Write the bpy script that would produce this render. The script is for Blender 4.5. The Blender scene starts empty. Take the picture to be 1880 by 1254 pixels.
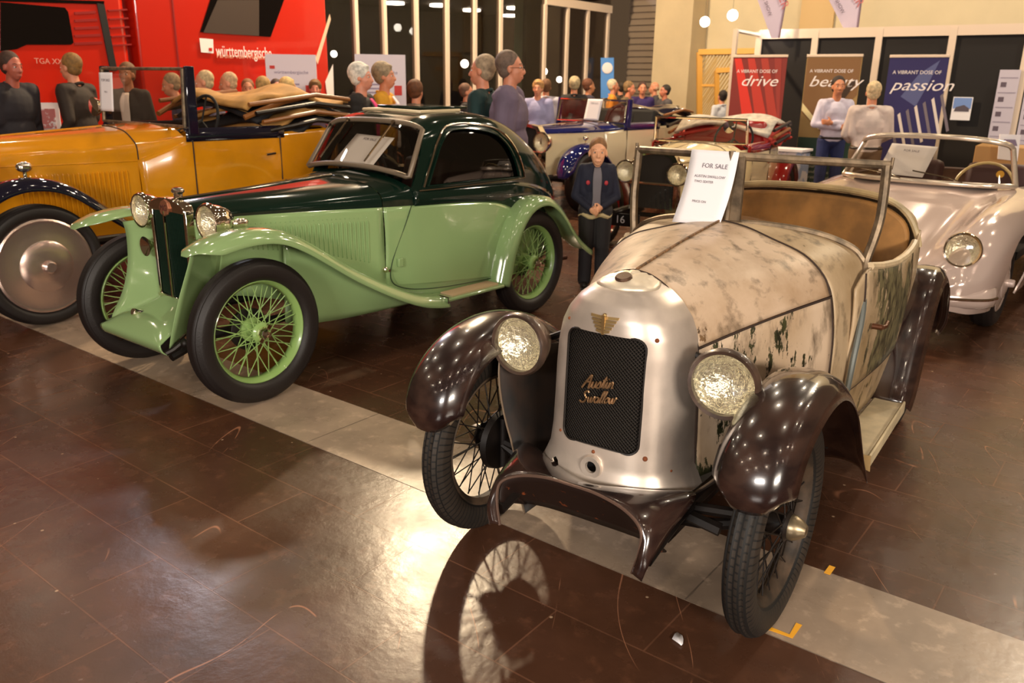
import bpy, bmesh, math, random
import numpy as np
from mathutils import Vector, Matrix
random.seed(7)
PI = math.pi
C = bpy.context.scene.collection

# ------------------------------------------------------------------ camera
F_PX, PITCH, ROLL, CAM_H = 1516.674, .3038, .016, 1.5336
cam_d = bpy.data.cameras.new('camera')
cam = bpy.data.objects.new('camera', cam_d); C.objects.link(cam)
FW = Vector((0, math.cos(PITCH), -math.sin(PITCH)))
RT0 = Vector((1, 0, 0)); UP0 = Vector((0, math.sin(PITCH), math.cos(PITCH)))
RT = RT0*math.cos(ROLL)+UP0*math.sin(ROLL); UP = -RT0*math.sin(ROLL)+UP0*math.cos(ROLL)
m = Matrix((RT, UP, -FW)).transposed().to_4x4(); m.translation = (0, 0, CAM_H)
cam.matrix_world = m
cam_d.sensor_fit = 'HORIZONTAL'; cam_d.sensor_width = 22.2; cam_d.lens = F_PX/1880*22.2
cam_d.clip_start = .05; cam_d.clip_end = 200
cam_d.dof.use_dof = True; cam_d.dof.focus_distance = 2.7; cam_d.dof.aperture_fstop = 3.2
bpy.context.scene.camera = cam
vs = bpy.context.scene.view_settings
vs.view_transform = 'Standard'; vs.look = 'None'; vs.gamma = 1; vs.use_curve_mapping = False; vs.exposure = 0.36

def at(px, py, Y):
    """world point on the sight line of a photo pixel at distance Y ahead"""
    d = FW + RT*((px-940)/F_PX) - UP*((py-627)/F_PX)
    return Vector((0, 0, CAM_H)) + d*(Y/d.y)
def floor_at(px, py):
    d = FW + RT*((px-940)/F_PX) - UP*((py-627)/F_PX)
    return Vector((0, 0, CAM_H)) + d*(-CAM_H/d.z)

# ------------------------------------------------------------------ materials
def lin(c):
    o = []
    for x in c:
        x /= 255.
        o.append(x/12.92 if x <= .04045 else ((x+.055)/1.055)**2.4)
    return (*o, 1)
MATS = {}
def mat(name, rgb, rough=.5, metal=0, coat=0, var=0, vscale=6, bump=0, bscale=60, emis=None, estr=1, trans=0, spec=.5, rgb2=None, stretch=(1, 1, 1), lo=.35, hi=.65, detail=6):
    if name in MATS: return MATS[name]
    M = bpy.data.materials.new(name); M.use_nodes = True; MATS[name] = M
    n = M.node_tree.nodes; l = M.node_tree.links; b = n['Principled BSDF']
    b.inputs['Base Color'].default_value = lin(rgb); b.inputs['Roughness'].default_value = rough
    b.inputs['Metallic'].default_value = metal; b.inputs['Coat Weight'].default_value = coat
    b.inputs['Coat Roughness'].default_value = .04
    b.inputs['Specular IOR Level'].default_value = spec
    b.inputs['Transmission Weight'].default_value = trans
    if emis:
        b.inputs['Emission Color'].default_value = lin(emis); b.inputs['Emission Strength'].default_value = estr
    tc = n.new('ShaderNodeTexCoord'); mp = n.new('ShaderNodeMapping'); l.new(tc.outputs['Object'], mp.inputs[0]); mp.inputs['Scale'].default_value = stretch
    if var or rgb2:
        nz = n.new('ShaderNodeTexNoise'); nz.inputs['Scale'].default_value = vscale; nz.inputs['Detail'].default_value = detail
        l.new(mp.outputs[0], nz.inputs['Vector'])
        r = n.new('ShaderNodeValToRGB'); l.new(nz.outputs['Fac'], r.inputs[0])
        r.color_ramp.elements[0].position = lo; r.color_ramp.elements[1].position = hi
        c2 = rgb2 or tuple(max(0, x*(1-var)) for x in rgb)
        r.color_ramp.elements[0].color = lin(c2); r.color_ramp.elements[1].color = lin(rgb)
        l.new(r.outputs[0], b.inputs['Base Color'])
    if bump:
        nb = n.new('ShaderNodeTexNoise'); nb.inputs['Scale'].default_value = bscale; l.new(mp.outputs[0], nb.inputs['Vector'])
        bp = n.new('ShaderNodeBump'); bp.inputs['Strength'].default_value = bump; bp.inputs['Distance'].default_value = .01
        l.new(nb.outputs['Fac'], bp.inputs['Height']); l.new(bp.outputs[0], b.inputs['Normal'])
    return M

def glass(name, tint=(235, 235, 230), refl=.12, rough=.02):
    if name in MATS: return MATS[name]
    M = bpy.data.materials.new(name); M.use_nodes = True; MATS[name] = M
    n = M.node_tree.nodes; l = M.node_tree.links; n.remove(n['Principled BSDF'])
    t = n.new('ShaderNodeBsdfTransparent'); t.inputs[0].default_value = lin(tint)
    g = n.new('ShaderNodeBsdfGlossy'); g.inputs['Roughness'].default_value = rough
    ge = n.new('ShaderNodeNewGeometry'); dp = n.new('ShaderNodeVectorMath'); dp.operation = 'DOT_PRODUCT'; l.new(ge.outputs['Normal'], dp.inputs[0]); l.new(ge.outputs['Incoming'], dp.inputs[1])
    ab = n.new('ShaderNodeMath'); ab.operation = 'ABSOLUTE'; l.new(dp.outputs['Value'], ab.inputs[0])
    om = n.new('ShaderNodeMath'); om.operation = 'SUBTRACT'; om.inputs[0].default_value = 1; l.new(ab.outputs[0], om.inputs[1])
    pw = n.new('ShaderNodeMath'); pw.operation = 'POWER'; pw.inputs[1].default_value = 5; l.new(om.outputs[0], pw.inputs[0])
    a = n.new('ShaderNodeMath'); a.operation = 'MULTIPLY_ADD'; a.inputs[1].default_value = .9; a.inputs[2].default_value = refl; l.new(pw.outputs[0], a.inputs[0])
    mx = n.new('ShaderNodeMixShader'); l.new(a.outputs[0], mx.inputs[0]); l.new(t.outputs[0], mx.inputs[1]); l.new(g.outputs[0], mx.inputs[2])
    l.new(mx.outputs[0], n['Material Output'].inputs[0])
    return M

chrome = mat('chrome', (235, 225, 210), .06, 1)
alu = mat('dull_aluminium', (226, 210, 196), .36, .55, var=.16, vscale=5, bump=.06, bscale=9, detail=9)
rubber = mat('tyre_rubber', (24, 17, 15), .55, bump=.1, bscale=120)
rubber_old = mat('old_tyre_rubber', (46, 37, 29), .66, var=.35, vscale=9, bump=.2, bscale=90)
iron = mat('oily_iron', (30, 22, 18), .5, .3, var=.4, vscale=14)
white_paper = mat('white_paper', (244, 240, 244), .6)
skin = mat('skin', (214, 142, 108), .5, var=.08, vscale=20)
ink = mat('grey_ink', (120, 110, 120), .7)
clear = glass('clear_glass')
screen_glass = glass('windscreen_glass', (228, 222, 212), .08)
dark_glass = glass('dark_window_glass', (60, 60, 58), .10)

# ------------------------------------------------------------------ mesh builder
def cr(P, n):
    """Catmull-Rom resample along axis 0"""
    P = np.asarray(P, float); k = len(P)
    if k == 2:
        t = np.linspace(0, 1, n)[:, None]
        return (P[0][None].reshape(1, -1)*(1-t)+P[1].reshape(1, -1)*t).reshape((n,)+P.shape[1:])
    Q = np.concatenate([[2*P[0]-P[1]], P, [2*P[-1]-P[-2]]])
    out = []
    for u in np.linspace(0, k-1, n):
        i = min(int(u), k-2); t = u-i; a, b, c, d = Q[i], Q[i+1], Q[i+2], Q[i+3]
        out.append(.5*((2*b)+(-a+c)*t+(2*a-5*b+4*c-d)*t*t+(-a+3*b-3*c+d)*t**3))
    return np.array(out)
def surf(Ctl, nu, nv):
    A = cr(np.asarray(Ctl, float), nu); A = np.swapaxes(A, 0, 1); A = cr(A, nv); return np.swapaxes(A, 0, 1)

class MB:
    def __init__(s): s.v = []; s.f = []
    def add(s, V, Fc):
        o = len(s.v); s.v += [tuple(map(float, p)) for p in V]; s.f += [tuple(i+o for i in f) for f in Fc]; return s
    def box(s, c, d, rz=0, ry=0, rx=0):
        R = Matrix.Rotation(rz, 3, 'Z') @ Matrix.Rotation(ry, 3, 'Y') @ Matrix.Rotation(rx, 3, 'X')
        V = [Vector(c)+R @ Vector((x*d[0]/2, y*d[1]/2, z*d[2]/2)) for x in (-1, 1) for y in (-1, 1) for z in (-1, 1)]
        return s.add(V, [(0, 1, 3, 2), (4, 6, 7, 5), (0, 4, 5, 1), (2, 3, 7, 6), (0, 2, 6, 4), (1, 5, 7, 3)])
    def grid(s, P, cu=False, cv=False, flip=False):
        P = np.asarray(P, float); a, b = P.shape[:2]; Fc = []
        for i in range(a if cu else a-1):
            for j in range(b if cv else b-1):
                i2 = (i+1) % a; j2 = (j+1) % b
                Fc.append((i*b+j, i2*b+j, i2*b+j2, i*b+j2))
        return s.add(P.reshape(-1, 3), Fc)
    def poly(s, pts): return s.add(pts, [tuple(range(len(pts)))])
    def lathe(s, prof, o, ax, n=24, caps=False):
        ax = Vector(ax).normalized(); a = ax.orthogonal().normalized(); b = ax.cross(a); o = Vector(o)
        rings = [[o+ax*h+(a*math.cos(2*PI*i/n)+b*math.sin(2*PI*i/n))*r for i in range(n)] for r, h in prof]
        s.grid([[list(p) for p in r] for r in rings], cv=True)
        if caps:
            s.poly([list(p) for p in rings[0]]); s.poly([list(p) for p in rings[-1]])
        return s
    def cyl(s, p0, p1, r0, r1=None, n=14):
        p0 = Vector(p0); p1 = Vector(p1); r1 = r0 if r1 is None else r1
        return s.lathe([(r0, 0), (r1, (p1-p0).length)], p0, p1-p0, n, True)
    def tube(s, pts, r, n=8, closed=False, caps=True):
        P = [Vector(p) for p in pts]; k = len(P); rings = []
        T = []
        for i in range(k):
            if closed: t = P[(i+1) % k]-P[i-1]
            else: t = P[min(i+1, k-1)]-P[max(i-1, 0)]
            T.append(t.normalized())
        a = T[0].orthogonal().normalized()
        for i in range(k):
            a = (a-T[i]*a.dot(T[i])).normalized(); b = T[i].cross(a)
            ri = r[i] if hasattr(r, '__len__') else r
            rings.append([list(P[i]+(a*math.cos(2*PI*j/n)+b*math.sin(2*PI*j/n))*ri) for j in range(n)])
        s.grid(rings, cu=closed, cv=True)
        if caps and not closed: s.poly(rings[0]); s.poly(rings[-1])
        return s
    def ell(s, c, r, n=14, R=None):
        rr = r if hasattr(r, '__len__') else (r, r, r); V = []
        c = Vector(c)
        for i in range(n//2+1):
            th = PI*i/(n//2)
            row = []
            for j in range(n):
                p = Vector((math.sin(th)*math.cos(2*PI*j/n)*rr[0], math.sin(th)*math.sin(2*PI*j/n)*rr[1], math.cos(th)*rr[2]))
                if R: p = R @ p
                row.append(list(c+p))
            V.append(row)
        return s.grid(V, cv=True)
    def prism(s, pts, h):
        """pts: list of 3D points (planar), h: extrusion vector"""
        n = len(pts); h = Vector(h); A = [Vector(p) for p in pts]; B = [p+h for p in A]
        return s.add(A+B, [tuple(range(n)), tuple(range(2*n-1, n-1, -1))]+[(i, (i+1) % n, n+(i+1) % n, n+i) for i in range(n)])
    def build(s, name, m, parent=None, smooth=38, solid=0, bev=0, sub=0, off=0):
        me = bpy.data.meshes.new(name); me.from_pydata(s.v, [], s.f)
        bm = bmesh.new(); bm.from_mesh(me); bmesh.ops.remove_doubles(bm, verts=bm.verts, dist=1e-5)
        bmesh.ops.dissolve_degenerate(bm, edges=bm.edges, dist=1e-6)
        bmesh.ops.recalc_face_normals(bm, faces=bm.faces); bm.to_mesh(me); bm.free()
        for mm in (m if isinstance(m, (list, tuple)) else [m]): me.materials.append(mm)
        if smooth:
            me.polygons.foreach_set('use_smooth', [True]*len(me.polygons)); me.set_sharp_from_angle(angle=math.radians(smooth))
        o = bpy.data.objects.new(name, me); C.objects.link(o)
        if parent: o.parent = parent
        if sub:
            q = o.modifiers.new('s', 'SUBSURF'); q.levels = q.render_levels = sub
        if solid:
            q = o.modifiers.new('t', 'SOLIDIFY'); q.thickness = solid; q.offset = off
        if bev:
            q = o.modifiers.new('b', 'BEVEL'); q.width = bev; q.segments = 2; q.limit_method = 'ANGLE'
        return o
def bake(o):
    """apply modifiers"""
    dg = bpy.context.evaluated_depsgraph_get(); dg.update()
    me = bpy.data.meshes.new_from_object(o.evaluated_get(dg)); o.modifiers.clear(); o.data = me
    return o
def cut(o, cutter):
    q = o.modifiers.new('c', 'BOOLEAN'); q.object = cutter; q.operation = 'DIFFERENCE'; q.solver = 'EXACT'
    bake(o); o.data.set_sharp_from_angle(angle=math.radians(38))
def kill(o): bpy.data.objects.remove(o)
def mir(P):
    """half section list (y>=0 from centre outwards) -> full, both sides"""
    P = [list(p) for p in P]
    L = [[p[0], -p[1], p[2]] for p in P[::-1]]
    if abs(P[0][1]) < 1e-6: L = L[:-1]
    return L+P
def tag(o, label, cat, group=None):
    o['label'] = label; o['category'] = cat
    if group: o['group'] = group
    return o
def thing(name, label, cat, loc=(0, 0, 0), rz=0, group=None):
    o = bpy.data.objects.new(name, None); o.empty_display_size = .2; C.objects.link(o); o.location = loc; o.rotation_euler = (0, 0, rz)
    return tag(o, label, cat, group)
def struct(o): o['kind'] = 'structure'; return o
def text(name, s, size, m, parent, mw, ext=.001, shear=0, align='CENTER', sx=1):
    """lettering mesh; mw: 4x4 matrix (local x = reading direction, y = up)"""
    c = bpy.data.curves.new(name, 'FONT'); c.body = s; c.size = size; c.extrude = ext; c.shear = shear; c.align_x = align; c.align_y = 'CENTER'; c.resolution_u = 3
    t = bpy.data.objects.new(name+'_c', c); C.objects.link(t)
    dg = bpy.context.evaluated_depsgraph_get(); dg.update()
    me = bpy.data.meshes.new_from_object(t.evaluated_get(dg)); bpy.data.objects.remove(t)
    me.transform(mw @ Matrix.Diagonal((sx, 1, 1, 1))); me.materials.clear(); me.materials.append(m); me.name = name
    o = bpy.data.objects.new(name, me); C.objects.link(o)
    if parent: o.parent = parent
    return o
def frame(o, x, y):
    """matrix with origin o, local x axis, local y axis"""
    x = Vector(x).normalized(); y = Vector(y); y = (y-x*y.dot(x)).normalized(); z = x.cross(y)
    M = Matrix((x, y, z)).transposed().to_4x4(); M.translation = Vector(o); return M
def roundrect(hw, h0, h1, r, n=6):
    """rounded rectangle outline (u,v)"""
    P = []
    for cx, cy, a0 in ((hw-r, h1-r, 0), (-hw+r, h1-r, PI/2), (-hw+r, h0+r, PI), (hw-r, h0+r, 1.5*PI)):
        for i in range(n+1):
            a = a0+PI/2*i/n; P.append((cx+r*math.cos(a), cy+r*math.sin(a)))
    return P

# ------------------------------------------------------------------ car pieces
def link_copy(o, parent, rot=None, loc=None):
    c = o.copy(); C.objects.link(c); c.parent = parent
    if rot is not None: c.rotation_euler = rot
    if loc is not None: c.location = loc
    return c
def make_wheel(car, loc, R, rr, hw, mats, nsp=0, side=1, steer=0, old=False, disc=None, drum=True, capr=.03, hubr=.045):
    """axis along local +y = outward. rim is the wheel part; tyre, hub, spokes are its sub-parts"""
    mt, mr, ms, mh = mats
    w = MB()
    # rim: well section
    prof = [(rr, hw*.58), (rr-.005, hw*.64), (rr-.010, hw*.50), (rr-.022, hw*.25), (rr-.024, -hw*.35), (rr-.012, -hw*.55), (rr-.006, -hw*.7), (rr, -hw*.62), (rr-.004, -hw*.5), (rr-.022, 0), (rr-.004, hw*.5)]
    A = []
    n = 56
    for r, h in prof: A.append([[r*math.cos(2*PI*i/n), h, r*math.sin(2*PI*i/n)] for i in range(n)])
    w.grid(A, cu=True, cv=True)
    rim = w.build('wheel', mr, car, smooth=50)
    rim.location = loc; rim.rotation_euler = (0, 0, steer+(0 if side > 0 else PI))
    t = MB(); prof = []
    sec = R-rr+.008; cc = R-sec
    K = 40
    for k in range(K):
        a = 2*PI*k/K; ca, sa = math.cos(a), math.sin(a)
        # superellipse section
        e = .8
        r = cc+sec*.5+sec*.5*math.copysign(abs(ca)**e, ca); h = hw*1.0*math.copysign(abs(sa)**e, sa)
        if ca > .45:
            q = round(sa*7*1.0)
            if k % 3 == 0: r -= .004
        prof.append((r, h))
    n = 72
    t.grid([[[r*math.cos(2*PI*i/n), h, r*math.sin(2*PI*i/n)] for i in range(n)] for r, h in prof], cu=True, cv=True)
    t.build('tyre', mt, rim, smooth=40)
    ho = hw*.95
    if disc:
        d = MB(); rd = disc[0]
        d.lathe([(rd+.004, hw*.6), (rd, hw*.85), (rd-.012, hw*.92), (rd-.03, hw*.86), (rd*.62, hw*.98), (rd*.55, hw*1.02), (rd*.52, hw*1.1), (rd*.3, hw*1.25), (rd*.14, hw*1.32), (rd*.13, hw*1.7), (rd*.10, hw*1.8), (.001, hw*1.8)], (0, 0, 0), (0, 1, 0), 48)
        d.build('wheel_disc', disc[1], rim, smooth=25)
    else:
        h = MB(); h.lathe([(.001, -hw*.9), (hubr*1.15, -hw*.9), (hubr*1.15, -hw*.7), (hubr*.75, -hw*.55), (hubr*.7, hw*.55), (hubr, hw*.6), (hubr, hw*.75), (hubr*.8, ho), (.001, ho)], (0, 0, 0), (0, 1, 0), 24)
        h.build('hub', ms, rim)
    if not disc:
        k = MB(); k.lathe([(capr*.8, ho-.005), (capr*1.1, ho), (capr*1.1, ho+.012), (capr*.85, ho+.03), (capr*.5, ho+.045), (.001, ho+.048)], (0, 0, 0), (0, 1, 0), 8 if mh is chrome else 20)
        if mh is chrome:
            k.box((0, ho+.012, 0), (capr*3.2, .014, capr*.7), ry=.9)
        k.build('knock_off_cap' if mh is chrome else 'hub_cap', mh, rim, smooth=30)
    if drum:
        d = MB(); d.lathe([(.001, -hw*1.5), (.10, -hw*1.45), (.105, -hw*.95), (.1, -hw*.9), (.001, -hw*.9)], (0, 0, 0), (0, 1, 0), 28); d.build('brake_drum', iron, rim)
    if nsp:
        protos = []
        for sgn in (1, -1):
            for lay in (0, 1):
                s_ = MB()
                if lay == 0: y0, y1, dl, r0 = hw*.66, -hw*.15, .62, hubr*.95
                else: y0, y1, dl, r0 = -hw*.72, hw*.2, .42, hubr*1.1
                p0 = Vector((r0*math.cos(sgn*dl), y0, r0*math.sin(sgn*dl))); p1 = Vector((rr-.03, y1, 0))
                s_.tube([p0, p1], .0026 if not old else .0024, 6)
                protos.append(s_)
        per = nsp//4
        for q, s_ in enumerate(protos):
            o = None
            for i in range(per):
                a = 2*PI*(i+q*.25+(.12 if q % 2 else 0))/per
                if o is None: o = s_.build('spoke', ms, rim, smooth=0); o.rotation_euler = (0, a, 0)
                else: link_copy(o, rim, (0, a, 0))
    return rim

def wing(name, car, path, y0, y1, m, crown=.035, lip=.045, side=1, n=40, nw=13, taper=(.25, .6), solid=.004, tl=0, skirt=0):
    """mudguard swept along (x,z) path between inner y0 and outer y1. taper: relative width at both tips"""
    P = cr([(x, z) for x, z in path], n); G = []
    for i in range(n):
        a = P[min(i+1, n-1)]-P[max(i-1, 0)]; a /= np.linalg.norm(a); nx, nz = -a[1], a[0]
        if nz < 0 and abs(nz) > .2 and 0: nx, nz = -nx, -nz
        # outward normal: path runs front to rear (x decreasing) -> up is -normal
        nx, nz = a[1], -a[0]
        u = i/(n-1); f = 1.0
        if u < .12: f = taper[0]+(1-taper[0])*math.sin(u/.12*PI/2)
        if u > .88: f = taper[1]+(1-taper[1])*math.sin((1-u)/.12*PI/2)
        yc = (y0+y1)/2; hw = (y1-y0)/2*f; row = []
        for k in range(nw):
            s_ = -1+2*k/(nw-1); d = crown*(abs(s_)**2.2)*f
            if s_ > .6: d += lip*((s_-.6)/.4)**1.6*(f**1.5)
            if s_ < -.6: d += skirt*((-s_-.6)/.4)**1.6
            row.append([P[i][0]-nx*d, side*(yc+s_*hw), P[i][1]-nz*d])
        G.append(row)
    b = MB(); b.grid(G)
    return b.build(name, m, car, solid=solid, smooth=60)

def make_lamp(car, loc, r, depth, mbody, mrim, name='headlamp', aim=(1, 0, 0), lens='lens'):
    b = MB(); aim = Vector(aim).normalized(); o = Vector(loc)
    b.lathe([(.001, -depth), (r*.35, -depth*.96), (r*.68, -depth*.75), (r*.9, -depth*.4), (r*.98, -.01), (r*.97, 0)], (0, 0, 0), aim, 32)
    L = b.build(name, mbody, car, smooth=60); L.location = o
    q = MB(); q.lathe([(r*.97, -.012), (r*1.04, -.01), (r*1.06, .004), (r*1.0, .016), (r*.9, .014), (r*.9, -.006), (r*.97, -.012)], (0, 0, 0), aim, 40)
    q.build('lamp_rim', mrim, L, smooth=50)
    q = MB(); q.lathe([(r*.93, -.002), (r*.8, -r*.22), (r*.55, -r*.42), (r*.25, -r*.55), (.001, -r*.6)], (0, 0, 0), aim, 32); q.build('reflector', reflector, L, smooth=60)
    q = MB(); q.lathe([(r*.93, .002), (r*.7, .008), (r*.4, .013), (.001, .015)], (0, 0, 0), aim, 32); q.build(lens, lens_glass, L, smooth=60)
    return L
lens_glass = glass('lamp_lens_glass', (248, 246, 238), .10, .08)
bulb_mat = mat('bulb', (250, 235, 200), .2)
reflector = mat('lamp_reflector', (250, 244, 226), .26, .85, bump=1.0, bscale=60)
# ================================================================== AUSTIN (weathered cream roadster)
def chipped(name, base, chip, stain, chip_lo=.56, axis=(1, 1, .35), scale=9, rough=.45, zmask=None):
    M = bpy.data.materials.new(name); M.use_nodes = True; MATS[name] = M
    n = M.node_tree.nodes; l = M.node_tree.links; b = n['Principled BSDF']
    tc = n.new('ShaderNodeTexCoord'); mp = n.new('ShaderNodeMapping'); mp.inputs['Scale'].default_value = axis; l.new(tc.outputs['Object'], mp.inputs[0])
    def noise(s, d=8, src=mp, rg=.6):
        z = n.new('ShaderNodeTexNoise'); z.inputs['Scale'].default_value = s; z.inputs['Detail'].default_value = d; z.inputs['Roughness'].default_value = rg; l.new(src.outputs[0], z.inputs['Vector']); return z
    def ramp(src, lo, hi, c0, c1):
        r = n.new('ShaderNodeValToRGB'); r.color_ramp.elements[0].position = lo; r.color_ramp.elements[1].position = hi
        r.color_ramp.elements[0].color = c0; r.color_ramp.elements[1].color = c1; l.new(src, r.inputs[0]); return r
    def mix(fac, a, c):
        x = n.new('ShaderNodeMix'); x.data_type = 'RGBA'; l.new(fac, x.inputs[0]); l.new(a, x.inputs[6]); l.new(c, x.inputs[7]); return x.outputs[2]
    BW = ((0, 0, 0, 1), (1, 1, 1, 1))
    s1 = ramp(noise(3.2, 9).outputs['Fac'], .40, .70, lin(base), lin(stain))
    s2 = ramp(noise(17, 8).outputs['Fac'], .52, .75, *BW)
    dk = n.new('ShaderNodeRGB'); dk.outputs[0].default_value = lin(tuple(x*.55 for x in stain))
    c = mix(s2.outputs[0], s1.outputs[0], dk.outputs[0])
    big = noise(scale*.27, 3); fine = noise(scale*1.6, 10, rg=.7)
    ad = n.new('ShaderNodeMath'); ad.operation = 'MULTIPLY_ADD'; ad.inputs[1].default_value = .55; l.new(big.outputs['Fac'], ad.inputs[0])
    m2 = n.new('ShaderNodeMath'); m2.operation = 'MULTIPLY'; m2.inputs[1].default_value = .45; l.new(fine.outputs['Fac'], m2.inputs[0]); l.new(m2.outputs[0], ad.inputs[2])
    ch = ramp(ad.outputs[0], chip_lo, chip_lo+.012, *BW)
    cc = ramp(noise(30, 4).outputs['Fac'], .4, .6, lin(chip), lin(tuple(x*.5 for x in chip)))
    c = mix(ch.outputs[0], c, cc.outputs[0])
    l.new(c, b.inputs['Base Color']); b.inputs['Roughness'].default_value = rough
    bp = n.new('ShaderNodeBump'); bp.inputs['Strength'].default_value = .35; bp.inputs['Distance'].default_value = .003
    inv = n.new('ShaderNodeMath'); inv.operation = 'SUBTRACT'; inv.inputs[0].default_value = 1; l.new(ch.outputs[0], inv.inputs[1]); l.new(inv.outputs[0], bp.inputs['Height']); l.new(bp.outputs[0], b.inputs['Normal'])
    return M
cream_top = chipped('weathered_cream_bonnet_paint', (204, 178, 152), (118, 90, 62), (162, 132, 100), .63, (1, 1, 1), 16, .42)
cream_side = chipped('chipped_cream_side_paint', (204, 180, 154), (62, 62, 36), (174, 146, 114), .535, (1, 1, .42), 17)
cream_body = chipped('worn_cream_body_paint', (188, 164, 132), (112, 98, 60), (146, 120, 84), .60, (1, 1, .6), 14)
cream_door = chipped('flaking_door_paint', (186, 162, 132), (118, 110, 78), (150, 126, 88), .515, (1, 1, .5), 9)
black_wing = mat('aged_black_wing_paint', (30, 18, 18), .20, .0, coat=1, rgb2=(58, 40, 34), vscale=13, stretch=(.3, 1, 1.4), lo=.35, hi=.6, bump=.03, bscale=20, spec=.8)
black_under = mat('dull_black_underside', (20, 15, 13), .7, rgb2=(40, 26, 18), vscale=12)
screen_frame = mat('tarnished_screen_frame', (142, 122, 98), .42, .55, var=.35, vscale=22)
brown_trim = mat('tan_leather_trim', (170, 122, 66), .7, var=.22, vscale=9)
seam = mat('dark_seam', (52, 36, 26), .8)
rust = mat('rust_spot', (120, 62, 28), .8)
lamp_brown = mat('brown_painted_lamp', (88, 68, 56), .35, .2, coat=.4, var=.3, vscale=18)
board_top = mat('running_board_cream', (214, 196, 160), .5, var=.18, vscale=10)
wood = mat('varnished_wood', (140, 86, 40), .4)

AX, AY, AA = .3483, 2.4106, -2.1673
au = thing('vintage_roadster', 'weathered cream and black open roadster with peeling paint and bare metal nose, for sale', 'car', (AX, AY, 0), AA)

# nose cowl --------------------------------------------------
ZW = [(.365, .262, .185), (.39, .25, .175), (.43, .235, .162), (.50, .228, .155), (.60, .224, .153), (.70, .222, .152), (.78, .217, .150), (.84, .206, .146), (.885, .186, .138), (.925, .155, .122), (.955, .118, .10), (.975, .08, .072), (.988, .045, .04), (.995, .01, .0)]
def cowl_pt(z, a, off=0):
    zs = [q[0] for q in ZW]; w = np.interp(z, zs, [q[1] for q in ZW])+off; xf = np.interp(z, zs, [q[2] for q in ZW])+off
    xr = -.05; e = 2/2.7
    c_, s_ = math.cos(a), math.sin(a)
    return [xr+(xf-xr)*abs(c_)**e, w*math.copysign(abs(s_)**e, s_), z]
zc = cr([[q[0]] for q in ZW], 60)[:, 0]
G = [[cowl_pt(z, -PI/2+PI*i/40) for i in range(41)] for z in zc]
cowl = MB().grid(G).build('radiator_cowl', alu, au, smooth=70)
q = cowl.modifiers.new('t', 'SOLIDIFY'); q.thickness = .005; q.offset = -1
bake(cowl)
gz0, gz1, ghw = .488, .842, .128
c1 = MB().prism([(.30, u, v) for u, v in roundrect(ghw, gz0, gz1, .032)], (-.22, 0, 0)).build('c1', alu, au)
cut(cowl, c1); kill(c1)
c1 = MB().cyl((.3, -.01, .425), (.12, -.01, .425), .019, n=20).build('c1', alu, au); cut(cowl, c1); kill(c1)
c1 = MB().prism([(.3, -.165, .40), (.3, -.15, .412), (.3, -.137, .405), (.3, -.13, .392), (.3, -.15, .388)], (-.3, 0, 0)).build('c1', alu, au); cut(cowl, c1); kill(c1)
# grille mesh: recessed panel following the nose
def mesh_material():
    M = bpy.data.materials.new('woven_grille_mesh'); M.use_nodes = True
    n = M.node_tree.nodes; l = M.node_tree.links; b = n['Principled BSDF']
    tc = n.new('ShaderNodeTexCoord'); sep = n.new('ShaderNodeSeparateXYZ'); l.new(tc.outputs['Object'], sep.inputs[0])
    outs = []
    for sg in (1, -1):
        a = n.new('ShaderNodeMath'); a.operation = 'MULTIPLY_ADD'; a.inputs[1].default_value = sg; l.new(sep.outputs[1], a.inputs[0]); l.new(sep.outputs[2], a.inputs[2])
        m_ = n.new('ShaderNodeMath'); m_.operation = 'MULTIPLY'; m_.inputs[1].default_value = 2*PI/.0115; l.new(a.outputs[0], m_.inputs[0])
        s_ = n.new('ShaderNodeMath'); s_.operation = 'SINE'; l.new(m_.outputs[0], s_.inputs[0]); outs.append(s_)
    mx = n.new('ShaderNodeMath'); mx.operation = 'MAXIMUM'; l.new(outs[0].outputs[0], mx.inputs[0]); l.new(outs[1].outputs[0], mx.inputs[1])
    r = n.new('ShaderNodeValToRGB'); r.color_ramp.elements[0].position = .45; r.color_ramp.elements[1].position = .8
    r.color_ramp.elements[0].color = lin((9, 7, 6)); r.color_ramp.elements[1].color = lin((44, 37, 31)); l.new(mx.outputs[0], r.inputs[0]); l.new(r.outputs[0], b.inputs['Base Color'])
    bp = n.new('ShaderNodeBump'); bp.inputs['Distance'].default_value = .002; l.new(mx.outputs[0], bp.inputs['Height']); l.new(bp.outputs[0], b.inputs['Normal'])
    b.inputs['Metallic'].default_value = .4; b.inputs['Roughness'].default_value = .5
    return M
def nose_x(y, z, off=0):
    zs = [q_[0] for q_ in ZW]; w = np.interp(z, zs, [q_[1] for q_ in ZW]); xf = np.interp(z, zs, [q_[2] for q_ in ZW])
    e = 2/2.7; s_ = min(1, abs(y)/w)**(1/e); return -.05+(xf+.05)*max(0, 1-s_*s_)**(e/2)+off
G = [[[nose_x(y, z, -.010), y, z] for y in np.linspace(-ghw-.012, ghw+.012, 17)] for z in np.linspace(gz0-.01, gz1+.01, 21)]
MB().grid(G).build('grille', mesh_material(), au)
ed = [[nose_x(u, v, .0), u, v] for u, v in roundrect(ghw, gz0, gz1, .032)]
MB().tube(ed, .0035, 6, closed=True).build('grille_edge', mat('dark_edge', (28, 22, 18), .5), au)
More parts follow.
